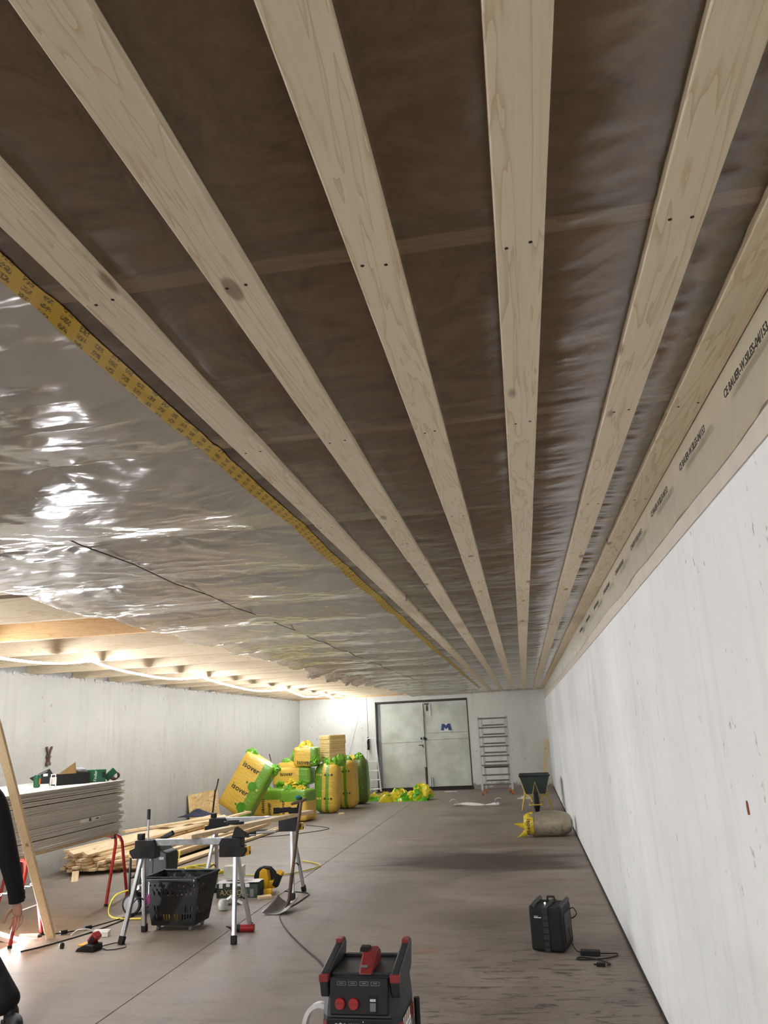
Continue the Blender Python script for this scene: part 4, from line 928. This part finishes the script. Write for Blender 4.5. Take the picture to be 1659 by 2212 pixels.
# ---- compressor -----------------------------------------------------------------
t = thing('air_compressor', 'black wheeled air compressor behind the nearest sawhorse', 'compressor', (-3.86, 7.95, 0), 0)
MB().tube([(-.17, 0, .20), (-.14, 0, .20), (.12, 0, .20), (.15, 0, .20)], [.05, .125, .125, .05], 20).build('tank', M['black'], t, smooth=50)
MB().prism([(-.13, .33), (.20, .33), (.21, .45), (.20, .56), (.15, .58), (.11, .62), (.03, .64), (-.06, .63), (-.13, .55)], -.13, .13).build('housing', M['black'], t, bevel=.015)
for k in range(7): MB().bb(-.11, .0, -.134, -.13, .35+k*.024, .36+k*.024).build('grille_bar', M['dgrey'], t)
MB().bb(.05, .055, -.134, -.13, .36, .6).build('panel_seam', M['black_m'], t); MB().bb(.12, .17, -.1325, -.13, .5, .525).build('white_mark', M['grey'], t); MB().ball((.03, -.133, .5), .012, 8, 6).build('knob', M['alu'], t)
MB().tube([(-.19, -.13, .1), (-.19, -.13, .56), (-.19, .13, .56), (-.19, .13, .1)], .013, 8).tube([(-.19, -.13, .33), (-.19, .13, .33)], .01, 8).build('side_frame', M['black'], t, smooth=60)
MB().tube([(.02, .0, .63), (.10, 0, .69), (.20, 0, .735)], [.02, .024, .026], 10).build('top_handle', M['black_m'], t, smooth=60)
MB().cyl((-.075, 0, .5), (-.075, 0, .87), .011, None, 10).build('pull_rod', M['alu'], t, smooth=50); MB().cyl((-.075, 0, .87), (-.075, 0, .97), .017, None, 12).build('rod_grip', M['black'], t, smooth=50)
for y in (-.16, .16):
    w_ = MB().lathe([(.06, -.02), (.095, -.018), (.1, -.01), (.1, .01), (.095, .018), (.06, .02)], (-.14, y, .1), (0, 1, 0), 24).build('wheel', M['black_m'], t, smooth=50)
    MB().lathe([(.03, -.022), (.078, -.021), (.082, .021), (.03, .022)], (-.14, y, .1), (0, 1, 0), 20).build('rim', M['grey'], w_, smooth=40)
MB().bb(.08, .11, -.08, .08, .0, .09).build('rubber_foot', M['black_m'], t)
MB().cyl((-.09, -.1, .25), (-.09, -.16, .25), .022, None, 14).build('gauge', M['white'], t); MB().cyl((-.12, -.11, .15), (-.12, -.15, .24), .012, None, 10).build('fitting', M['brass'], t)
a = [(-4.04, 7.78, .23), (-4.13, 7.7, .2), (-4.17, 7.66, .1), (-4.13, 7.62, .03), (-4.0, 7.6, .012), (-3.8, 7.6, .012)]
def smoothpts(P, n=6):
    P = [Vector(p) for p in P]; out = []
    for i in range(len(P)-1):
        p0 = P[max(i-1, 0)]; p1 = P[i]; p2 = P[i+1]; p3 = P[min(i+2, len(P)-1)]
        for k in range(n):
            t_ = k/n; out.append(.5*((2*p1)+(p2-p0)*t_+(2*p0-5*p1+4*p2-p3)*t_*t_+(3*p1-p0-3*p2+p3)*t_**3))
    out.append(P[-1]); return out
def cable(name, label, P, r, mat, cat='cable', n=6):
    return one(name, MB().tube(smoothpts(P), r, n), M[mat], label, cat, smooth=60)
cable('air_hose', 'yellow hose end looping down from the compressor to the floor', a, .0085, 'hose', 'hose')
t = thing('coiled_hose', 'tangled yellow hose coiled on the floor beside the timber pile', 'hose', (-4.3, 9.9, .012))
for k in range(7):
    rx = .42-.03*k+random.uniform(-.03, .03); ry = .34-.02*k
    MB().tube([(rx*math.cos(q)+.08*math.sin(2*q+k), ry*math.sin(q)+.05*math.cos(3*q+k), .008+.016*k*(.6+.4*math.sin(q*2+k))) for q in np.linspace(0, 6.1, 26)], .0085, 6, True).build('loop', M['hose'], t, smooth=60)
MB().tube(smoothpts([(-.3, -.1, .06), (-.2, -.5, .25), (.05, -.5, .35), (.12, -.75, .2), (.1, -1.3, .05)]), .0085, 6).build('rising_loop', M['hose'], t, smooth=60)
MB().tube(smoothpts([(.3, .1, .02), (.8, -.1, .0), (1.3, -.05, .0), (1.55, .5, .0), (1.2, .9, .0)]), .0085, 6).build('tail', M['hose'], t, smooth=60)

# ---- floor clutter behind the sawhorses ---------------------------------------------
t = thing('adhesive_carton', 'torn dark green carton spattered white behind the nearest sawhorse', 'carton', (-3.17, 8.68, 0), .02)
MB().bb(-.25, .21, -.13, .1, 0, .135).build('box', simple('dark green printed carton', S(52, 66, 56), .6, 0, .35, 14), t, bevel=.004)
X, Y = np.meshgrid(np.linspace(-.25, .21, 20), np.linspace(-.13, .1, 12), indexing='ij'); put('white_spill', grid_mesh('white_spill', X, Y, .137+.02*fbm(X*14, Y*14, 3), False), M['paper'], t)
for x, h in ((-.2, .04), (-.12, .025), (.06, .05), (.1, .03), (.0, .02)): MB().bb(x-.02, x+.02, -.134, -.1305, .135-h, .14).build('drip', M['paper'], t)
put('lettering', text_mesh('AXSKOLL', .075, .0005), M['txt_g'], t, loc=(-.05, -.1315, .05), rot=(math.pi/2, 0, 0)); MB().bb(.125, .165, -.1325, -.1305, .01, .085).build('barcode', M['grey'], t)
o = one('plastic_bundle', MB().ball((0, 0, .0), .1, 10, 8), M['sack_white'], 'pale crumpled wrapped bundle standing on the torn carton', 'bundle', loc=(-3.27, 8.7, .158))
bm = o.data
for vtx in bm.vertices: vtx.co = Vector((max(-.1, min(.1, vtx.co.x*1.5))*(1+.1*random.random()), max(-.06, min(.06, vtx.co.y)), max(0, min(.14, (vtx.co.z+.06)*1.4))))
one('clear_jar', MB().lathe([(.03, 0), (.045, .005), (.05, .06), (.04, .09), (.03, .1)], (0, 0, 0), n=14), M['glassy'], 'small pale jar standing beside the torn carton under the sawhorse', 'jar', loc=(-3.12, 7.98, .001), smooth=50)
o = one('open_leaflet', MB().add([(-.12, 0, .0), (0, -.02, .075), (0, .13, .075), (-.12, .13, 0), (.12, 0, 0), (.12, .13, 0)], [(0, 1, 2, 3), (1, 4, 5, 2)]), M['paper'], 'white folded card tented on the floor behind the basket', 'card', loc=(-3.12, 8.18, .002), rot=(0, 0, .3)); so = o.modifiers.new('t', 'SOLIDIFY'); so.thickness = .003
one('wood_offcut', MB().bb(-.07, .07, -.05, .05, 0, .028), M['plank'], 'small square wood offcut beside the yellow saw', 'offcut', loc=(-2.86, 8.5, .001), rot=(0, 0, .5), bevel=.003)
t = thing('circular_saw', 'yellow and black cordless saw lying on the floor by the shovel', 'saw', (-2.95, 8.92, 0), -.1)
MB().lathe([(.03, -.03), (.105, -.03), (.115, 0), (.105, .03), (.03, .03)], (-.07, .02, .135), (.2, -1, .1), 24).build('blade_guard', M['black'], t, smooth=50)
MB().prism([(-.12, .02), (-.09, .2), (-.05, .235), (.0, .22), (.02, .12), (.0, .02)], -.06, .02).build('motor_housing', M['yellow'], t, bevel=.01)
MB().bb(-.03, .1, -.05, .03, .03, .11).build('gear_case', M['yellow'], t, bevel=.012); MB().tube([(-.05, -.03, .24), (.03, -.03, .235), (.08, -.03, .19), (.1, -.03, .11)], .02, 10).build('handle', M['black'], t, smooth=60)
MB().beam((.085, -.03, .05), (.15, -.03, .19), .07, .06).build('battery', M['black'], t, bevel=.01); MB().beam((.143, -.03, .175), (.157, -.03, .205), .072, .062).build('battery_stripe', M['yellow'], t, bevel=.004)
MB().bb(-.19, -.12, -.03, .03, .06, .12).build('dust_port', M['black'], t, bevel=.01)
t = thing('glue_bottle', 'yellow and blue battery pack in front of the saw', 'battery pack', (-2.93, 8.68, 0), .1); MB().bb(.0, .09, -.03, .03, .001, .06).build('yellow_half', M['yellow'], t, bevel=.006); MB().bb(-.08, -.002, -.028, .028, .001, .055).build('blue_half', simple('dark blue plastic', S(28, 44, 110), .4), t, bevel=.006)
t = thing('sealant_cartridge', 'red cartridge lying under the nearest sawhorse', 'cartridge', (-2.6, 7.13, .0), .12)
MB().cyl((-.1, 0, .032), (.1, 0, .032), .031, None, 18).build('tube', M['redp'], t, smooth=50); MB().cyl((-.07, 0, .032), (-.02, 0, .032), .0316, None, 18).build('black_label', M['black'], t, smooth=50); MB().tube([(-.1, 0, .032), (-.15, 0, .05)], [.012, .004], 8).build('nozzle', M['black'], t)
t = thing('battery_charger', 'black and yellow charger with red battery on the floor', 'charger', (-3.74, 6.56, 0), -.12)
MB().prism([(-.09, 0), (.09, 0), (.085, .05), (.0, .055), (-.07, .025)], -.06, .07, 'y').build('base', M['black'], t, bevel=.006); MB().bb(-.075, -.015, -.05, .05, .04, .05).build('yellow_label', M['yellow'], t, bevel=.003)
MB().beam((.0, .03, .055), (.06, .03, .12), .085, .06, (0, 0, 1)).build('battery', M['redp'], t, bevel=.01); MB().beam((.005, .03, .05), (.055, .03, .105), .09, .035).build('battery_shell', M['black'], t, bevel=.006)
cable('short_cable', 'black charger cord trailing right to the sawhorse foot', [(-3.65, 6.6, .02), (-3.58, 6.75, .012), (-3.5, 6.72, .006), (-3.45, 6.62, .006), (-3.56, 6.55, .006), (-3.63, 6.6, .006)], .004, 'black')
t = thing('small_white_box', 'white plastic junction box on the floor behind the charger', 'box', (-3.87, 7.0, 0), .05)
MB().bb(-.07, .07, -.025, .025, 0, .045).build('case', M['white'], t, bevel=.005); MB().bb(-.07, .08, -.02, .02, .045, .055).build('lid', M['white'], t)
cable('white_wire', 'white wire arching from the white box to the charger', [(-3.94, 7.0, .03), (-3.97, 6.95, .07), (-4.05, 6.9, .075), (-4.12, 6.92, .03)], .005, 'white')
one('small_stopper', MB().lathe([(.018, 0), (.022, .02), (.02, .035), (.008, .045)], (0, 0, 0), n=12), M['black'], 'small black knob on the floor left of the charger', 'knob', loc=(-4.02, 6.62, .001), smooth=50)
t = thing('lamp_cord', 'black cord with connectors running from the work lamp to the right', 'cable', (-4.3, 7.0, 0))
MB().tube(smoothpts([(-.12, -.08, .035), (.0, .03, .02), (.12, .2, .012), (.22, .42, .012), (.3, .66, .012), (.38, .9, .012)]), .006, 6).build('cord', M['black'], t, smooth=60)
for p, q in (((.0, .04, .02), (.035, .09, .02)), ((.13, .22, .016), (.165, .28, .016))): MB().tube([p, q], .018, 10).build('connector', M['black'], t, smooth=60)
cable('floor_cord', 'black cord lying flat below the lamp cord on the floor', [(-4.32, 6.5, .006), (-4.2, 6.7, .006), (-4.05, 7.1, .006), (-3.98, 7.5, .006), (-3.95, 7.75, .006)], .006, 'black')
cable('grey_cable', 'thin grey cord from the shovel to the vacuum cleaner', [(-2.46, 8.1, .006), (-2.46, 7.75, .006), (-2.2, 7.15, .006), (-1.86, 6.55, .006), (-1.6, 6.1, .006), (-1.3, 5.3, .006), (-1.05, 4.6, .006), (-.95, 4.2, .006)], .006, 'dgrey')
cable('trailing_cable', 'black cord running along the floor past the farther sawhorse foot', [(-2.75, 8.85, .005), (-2.45, 8.72, .005), (-2.42, 8.45, .005), (-2.44, 8.15, .005), (-2.5, 7.85, .005)], .006, 'black')
cable('far_cord', 'thin black cord on the floor in front of the insulation heap', [(-4.7, 13.3, .005), (-4.1, 13.6, .005), (-3.6, 14.3, .005), (-4.2, 14.9, .005)], .006, 'black')

# ---- equipment case by the right wall -----------------------------------------------------
t = thing('equipment_case', 'black padded equipment case standing near the right wall', 'case', (.07, 6.64, 0), -.27)
body = MB().bb(-.125, .125, -.16, .16, .006, .30).build('body', M['black_m'], t, bevel=.018)
MB().tube([(-.108, -.14, .298), (-.108, -.05, .306), (-.108, .14, .312)], .018, 8).build('left_ridge', M['dgrey'], t, smooth=60); MB().tube([(.108, -.14, .298), (.108, -.05, .306), (.108, .14, .312)], .018, 8).build('right_ridge', M['dgrey'], t, smooth=60)
MB().bb(-.02, .022, -.165, -.16, .01, .30).bb(-.02, .022, -.16, .16, .300, .305).build('webbing_strap', M['dgrey'], t)
for k in range(6): MB().bb(-.022, .024, -.168, -.165, .03+.045*k, .042+.045*k).build('strap_rib', M['black'], t)
MB().tube([(-.03, .06, .303), (-.025, .06, .34), (.025, .06, .34), (.03, .06, .303)], .009, 8).build('handle', M['black'], t, smooth=60)
MB().ball((-.03, -.02, .308), .006, 8, 6).build('indicator', M['led'], t)
MB().bb(-.085, -.055, -.1615, -.16, .243, .246).bb(-.085, -.03, -.1615, -.16, .232, .238).build('white_marking', M['txt_w'], t)
MB().bb(.1255, .131, -.1, .1, .06, .25).build('side_pocket', M['dgrey'], t, bevel=.004)
MB().tube(smoothpts([(.13, .1, .25), (.16, .1, .26), (.18, .1, .22), (.15, .1, .19), (.13, .1, .19)]), .004, 6).build('side_loop', M['black'], t, smooth=60)
t = thing('power_adapter', 'black power adapter with a looped cord beside the equipment case', 'adapter', (.33, 6.42, 0), -.15)
MB().bb(-.07, .07, -.03, .03, .002, .035).build('brick', M['black'], t, bevel=.005)
MB().tube(smoothpts([(-.07, 0, .02), (-.1, .03, .02), (-.14, .12, .05), (-.16, .17, .14)]), .0035, 6).build('case_lead', M['black'], t, smooth=60)
MB().tube(smoothpts([(.07, 0, .015), (.13, .02, .012), (.19, .04, .008), (.17, -.04, .008), (.05, -.12, .008), (-.08, -.14, .008), (-.06, -.09, .008), (.06, -.13, .008), (.15, -.22, .008), (.13, -.25, .008)]), .0045, 6).build('mains_lead', M['black'], t, smooth=60)
MB().bb(.06, .12, -.275, -.245, .0, .024).cyl((.06, -.255, .012), (.04, -.255, .012), .004, None, 6).cyl((.06, -.267, .012), (.04, -.267, .012), .004, None, 6).build('plug', M['black'], t, bevel=.003)

# ---- vacuum cleaner --------------------------------------------------------------------------
t = thing('vacuum_cleaner', 'black and red workshop vacuum cleaner in the foreground', 'vacuum cleaner', (-.83, 3.98, 0), -.03)
M['vacred'] = simple('dusty dark red plastic', S(132, 38, 38), .45, 0, .12)
m = MB(); lv = [(.0, .18, .19), (.04, .19, .2), (.30, .185, .195), (.36, .18, .19)]
prof = lambda w, d: [(-w, -d*.7), (-w*.8, -d), (w*.8, -d), (w, -d*.7), (w, d*.7), (w*.75, d), (-w*.75, d), (-w, d*.7)]
def loft(levels):
    m = MB(); vs = [(x, y+dy, z) for z, w_, d, dy in levels for x, y in prof(w_, d)]; n = 8
    fs = [tuple(range(n-1, -1, -1)), tuple((len(levels)-1)*n+k for k in range(n))]
    for i in range(len(levels)-1): fs += [(i*n+k, i*n+(k+1) % n, (i+1)*n+(k+1) % n, (i+1)*n+k) for k in range(n)]
    return m.add(vs, fs)
loft([(.05, .175, .18, 0), (.06, .185, .19, 0), (.33, .188, .19, 0), (.35, .18, .185, 0)]).build('drum', M['grey'], t, bevel=.01)
loft([(.34, .186, .19, 0), (.40, .186, .19, 0), (.40, .184, .19, 0)]).build('red_band', M['vacred'], t, bevel=.004)
loft([(.355, .178, .196, 0), (.43, .182, .194, 0), (.55, .172, .175, .01), (.58, .16, .16, .01)]).build('motor_head', M['dgrey'], t, bevel=.012)
fp = MB().bb(-.135, .135, -.012, .012, -.032, .115).build('control_panel', M['black'], t, bevel=.008, loc=(0, -.186, .468), rot=(-.1, 0, 0))
for x in (-.085, -.022):
    d_ = MB().lathe([(.0235, 0), (.025, .006), (.022, .014), (.0, .014)], (x, -.012, .015), (0, -1, 0), 20).build('red_dial', M['redp'], fp, smooth=40); MB().bb(x-.018, x+.018, -.031, -.026, .012, .018).build('dial_grip', M['vacred'], d_)
MB().bb(.045, .085, -.016, -.012, -.02, .045).build('switch_bezel', M['black_m'], fp); MB().bb(.052, .078, -.019, -.016, -.012, .02).build('switch', M['grey'], fp); MB().bb(.052, .078, -.018, -.016, .025, .035).build('small_lettering', M['txt_w'], fp)
for k in range(4):
    x = -.1+.052*k; MB().bb(x, x+.04, -.0135, -.012, .085, .087).bb(x, x+.04, -.0135, -.012, .099, .101).bb(x, x+.002, -.0135, -.012, .085, .101).bb(x+.038, x+.04, -.0135, -.012, .085, .101).bb(x+.01, x+.03, -.0135, -.012, .092, .095).build('marking_frame', M['grey'], fp)
put('lettering', text_mesh('starmix', .055, .0006), M['txt_w'], t, loc=(-.03, -.2105, .402), rot=(math.pi/2, 0, 0))
MB().bb(-.15, .15, -.209, -.17, .3, .43).build('front_plate', M['black'], t, bevel=.006)
for s in (-1, 1):
    side = MB().prism([(-.17, .50), (-.19, .57), (-.165, .60), (.10, .66), (.16, .67), (.175, .645), (.14, .55), (.0, .50)], s*.145, s*.185, 'x').build('side_rail', M['dgrey'], t, bevel=.008)
    MB().bb(min(s*.143, s*.187), max(s*.143, s*.187), -.19, -.155, .565, .595).build('red_clip', M['vacred'], side, bevel=.003); MB().bb(min(s*.15, s*.18), max(s*.15, s*.18), .09, .15, .655, .675).build('red_clip', M['vacred'], side, bevel=.003)
MB().bb(-.145, .145, .12, .16, .56, .6).build('rear_rail', M['black'], t, bevel=.006)
MB().bb(-.14, .14, -.13, .13, .575, .59).build('top_deck', M['dgrey'], t, bevel=.004)
g = MB().prism([(-.15, .585), (.05, .585), (.06, .64), (.01, .665), (-.05, .66), (-.13, .61)], -.01, .055, 'x').build('release_lever', M['vacred'], t, bevel=.008)
MB().prism([(-.06, .655), (.012, .66), (-.01, .675), (-.04, .672)], -.025, .02, 'x').build('lever_grip', M['black'], g, bevel=.004); MB().bb(.0, .03, -.135, -.1, .612, .618).build('lever_mark', M['grey'], g)
st = MB().bb(.0, .004, -.11, .05, -.09, .08).build('warning_sticker', M['paper'], t, loc=(.187, -.02, .33), rot=(0, -.03, 0))
for k in range(4): MB().prism([(-.11+.045*k, .05), (-.09+.045*k, .05), (-.075+.045*k, .08), (-.095+.045*k, .08)], .004, .0046, 'x').build('red_stripe', M['vacred'], st)
for k in range(5): MB().bb(.004, .0045, -.05, .04, .03-.018*k, .036-.018*k).build('text_line', M['grey'], st)
MB().bb(.004, .0046, -.1, -.06, -.05, .03).build('black_symbol', M['black'], st)
MB().cyl((.205, .12, .05), (.205, .12, .42), .014, None, 12).build('hose_post', M['black'], t, smooth=50)
for x in (-.15, .15):
    for y in (-.14, .14): MB().cyl((x-.012, y, .03), (x+.012, y, .03), .03, None, 14).build('castor', M['black_m'], t, smooth=40)
t = thing('white_strap', 'looped white strap standing beside the vacuum cleaner', 'strap', (-1.04, 3.95, .0))
n = 30; vs = []
for k in range(n):
    a = -.4+3.9*k/(n-1); vs += [(-.02+.085*math.cos(a), -.02, .33+.11*math.sin(a)), (-.02+.08*math.cos(a), .03, .33+.105*math.sin(a)), (-.02+.062*math.cos(a), .03, .33+.087*math.sin(a)), (-.02+.066*math.cos(a), -.02, .33+.09*math.sin(a))]
m = MB().add(vs, [(4*k+i, 4*k+(i+1) % 4, 4*k+4+(i+1) % 4, 4*k+4+i) for k in range(n-1) for i in range(4)]); m.build('loop', M['white'], t, smooth=60)
MB().tube([(-.1, 0, .34), (-.11, .0, .15), (-.08, 0, .012), (.02, 0, .012)], .012, 8).build('tail', M['white'], t, smooth=60)

# ---- work lamp -----------------------------------------------------------------------------------
t = thing('work_lamp', 'glaring tube work lamp lying on the floor at the left edge', 'lamp', (-4.6, 6.86, .0), .12)
MB().cyl((.02, 0, .034), (.19, 0, .034), .022, None, 14).build('handle', M['white'], t, smooth=50); MB().cyl((.19, 0, .034), (.215, 0, .034), .012, None, 10).build('cord_collar', M['black'], t)
tilt = Matrix.Translation((-.1, 0, .036)) @ Matrix.Rotation(.12, 4, 'X') @ Matrix.Rotation(.3, 4, 'Y')
hs = MB().bb(-.125, .125, -.036, .036, -.03, .0, tilt).bb(-.125, .125, -.036, -.032, .0, .008, tilt).bb(-.125, .125, .032, .036, .0, .008, tilt).build('housing', M['white'], t, bevel=.003)
MB().bb(-.115, .115, -.03, .03, .001, .004, tilt).build('glowing_panel', M['lamp'], hs)

# ---- person ---------------------------------------------------------------------------------------
def skin_mesh(name, verts, edges, radii, mat, parent, root=0, sub=2):
    me = bpy.data.meshes.new(name); me.from_pydata(verts, edges, []); me.update()
    o = put(name, me, mat, parent); sk = o.modifiers.new('skin', 'SKIN'); sk.use_smooth_shade = True
    for i, r in enumerate(radii):
        d = me.skin_vertices[0].data[i]; d.radius = r if isinstance(r, tuple) else (r, r); d.use_root = (i == root)
    s_ = o.modifiers.new('sub', 'SUBSURF'); s_.levels = sub; s_.render_levels = sub; return o
PB = Vector((-3.8, 5.05, 0))
pe = thing('person', 'person in black clothes bending at the left edge, arm reaching down', 'person', PB)
L_ = lambda *p: tuple(Vector(p)-PB)
body_v = [L_(-3.86, 5.10, .95), L_(-3.87, 5.08, 1.12), L_(-3.88, 5.03, 1.30), L_(-3.88, 5.0, 1.42), L_(-3.91, 4.955, 1.53),
          L_(-3.735, 5.0, 1.375), L_(-3.625, 5.02, 1.315), L_(-3.54, 5.07, 1.0), L_(-3.51, 5.17, .73), L_(-3.508, 5.19, .64),
          L_(-4.03, 5.02, 1.38), L_(-4.13, 5.05, 1.32), L_(-4.22, 5.10, 1.02), L_(-4.24, 5.0, .78),
          L_(-3.80, 5.09, .88), L_(-3.69, 4.98, .50), L_(-3.36, 4.90, .17), L_(-3.28, 4.885, .08),
          L_(-3.97, 5.12, .88), L_(-4.02, 5.15, .48), L_(-4.06, 5.25, .10)]
body_e = [(0, 1), (1, 2), (2, 3), (3, 4), (3, 5), (5, 6), (6, 7), (7, 8), (8, 9), (3, 10), (10, 11), (11, 12), (12, 13), (0, 14), (14, 15), (15, 16), (16, 17), (0, 18), (18, 19), (19, 20)]
body_r = [(.2, .16), (.195, .15), (.205, .155), (.15, .12), .075, .095, .088, .074, .058, .052, .085, .083, .072, .055, .115, .092, .088, .1, .115, .09, .075]
skin_mesh('body', body_v, body_e, body_r, M['cloth'], pe)
# head, off to the left of the frame
hd = MB().ball((0, 0, 0), (.078, .098, .118), 20, 14); ho = hd.build('head', M['skin'], pe, smooth=80, loc=L_(-3.925, 4.92, 1.635), rot=(.35, 0, .2))
MB().prism([(-.105, -.035), (-.128, -.03), (-.098, .025)], -.013, .013, 'x').build('nose', M['skin'], ho, bevel=.005)
for s in (-1, 1):
    MB().ball((s*.031, -.086, .012), (.012, .008, .008), 10, 6).build('eye', M['txt'], ho, smooth=60); MB().ball((s*.08, .0, -.005), (.012, .022, .034), 10, 8).build('ear', M['skin'], ho, smooth=60)
MB().bb(-.022, .022, -.096, -.088, -.062, -.054).build('mouth', simple('lips', S(160, 96, 88), .5), ho, bevel=.003)
me_h = MB().ball((0, .012, .02), (.084, .1, .112), 18, 12); me_h.v = [(x, y if z < .02 and y < -.05 else y, max(z, -.03 if y > 0 else .05)) for x, y, z in me_h.v]; me_h.build('hair', M['hair'], ho, smooth=80)
# near hand: palm and five separate fingers reaching down
W0 = Vector((-3.508, 5.19, .645))
hp = [W0, W0+Vector((.002, .012, -.05)), W0+Vector((.0, .02, -.105))]
skin_mesh('hand', [L_(*p) for p in hp], [(0, 1), (1, 2)], [(.03, .026), (.042, .022), (.042, .02)], M['skin'], pe)
fd = [(-.032, .105, .078, .0088), (-.011, .108, .09, .0092), (.011, .106, .085, .009), (.031, .1, .066, .0082)]
for i, (dx, dz, ln, r) in enumerate(fd):
    b = W0+Vector((dx, .02, -dz+.012)); k1 = b+Vector((dx*.1, .006, -ln*.48)); k2 = k1+Vector((0, -.012, -ln*.32)); k3 = k2+Vector((0, -.02, -ln*.2))
    skin_mesh('finger', [L_(*p) for p in (b, k1, k2, k3)], [(0, 1), (1, 2), (2, 3)], [r*1.05, r, r*.92, r*.75], M['skin'], pe)
b = W0+Vector((-.03, .0, -.045)); skin_mesh('thumb', [L_(*p) for p in (b, b+Vector((-.028, -.018, -.035)), b+Vector((-.03, -.03, -.065)), b+Vector((-.024, -.036, -.085)))], [(0, 1), (1, 2), (2, 3)], [.014, .0115, .010, .008], M['skin'], pe)
MB().tube([L_(-3.51, 5.182, .70), L_(-3.508, 5.19, .64)], [.056, .05], 16).build('cuff', M['cloth'], pe, smooth=60)
skin_mesh('hand', [L_(-4.24, 5.0, .78), L_(-4.24, 4.98, .70), L_(-4.235, 4.97, .62)], [(0, 1), (1, 2)], [(.03, .026), (.04, .022), (.036, .018)], M['skin'], pe)
for dx in (-.03, -.01, .01, .03):
    skin_mesh('finger', [L_(-4.235+dx, 4.97, .63), L_(-4.235+dx, 4.965, .575), L_(-4.235+dx, 4.985, .545)], [(0, 1), (1, 2)], [.0095, .009, .007], M['skin'], pe)
skin_mesh('thumb', [L_(-4.21, 4.97, .70), L_(-4.185, 4.95, .66), L_(-4.185, 4.95, .625)], [(0, 1), (1, 2)], [.013, .011, .008], M['skin'], pe)
for (x, y, z_, a) in ((-3.27, 4.885, 0, .75), (-4.06, 5.27, 0, -.1)):
    sh = thing('shoe', None, None, L_(x, y, 0.002), 0, rot=(0, 0, a)); sh.parent = pe
    MB().prism([(-.05, -.10), (.05, -.10), (.055, .06), (.05, .17), (.02, .215), (-.03, .21), (-.055, .15), (-.045, 0)], 0, .025, 'z', Matrix.Rotation(math.pi, 4, 'Z')).build('sole', M['black_m'], sh, bevel=.006)
    MB().ball((0, -.09, .045), (.047, .115, .045), 14, 8).ball((0, .045, .06), (.045, .065, .06), 12, 8).build('upper', M['black'], sh, smooth=60)
# chain behind the hand
t = thing('thin_chain', 'thin steel chain strung beside the red trestle at the left edge', 'chain', (-5.3, 7.05, .0))
for k in range(26):
    f = k/25; p = (-.75+1.45*f, -.02*f, .30+.13*f-.22*4*f*(1-f)*.35); q = (k % 2)
    MB().tube([(p[0]+.03*math.cos(a), p[1]+(.0 if q else .012*math.sin(a)), p[2]+(.012*math.sin(a) if q else 0)) for a in np.linspace(0, 5.5, 8)], .0032, 5, True).build('link', M['galv'], t, smooth=60)
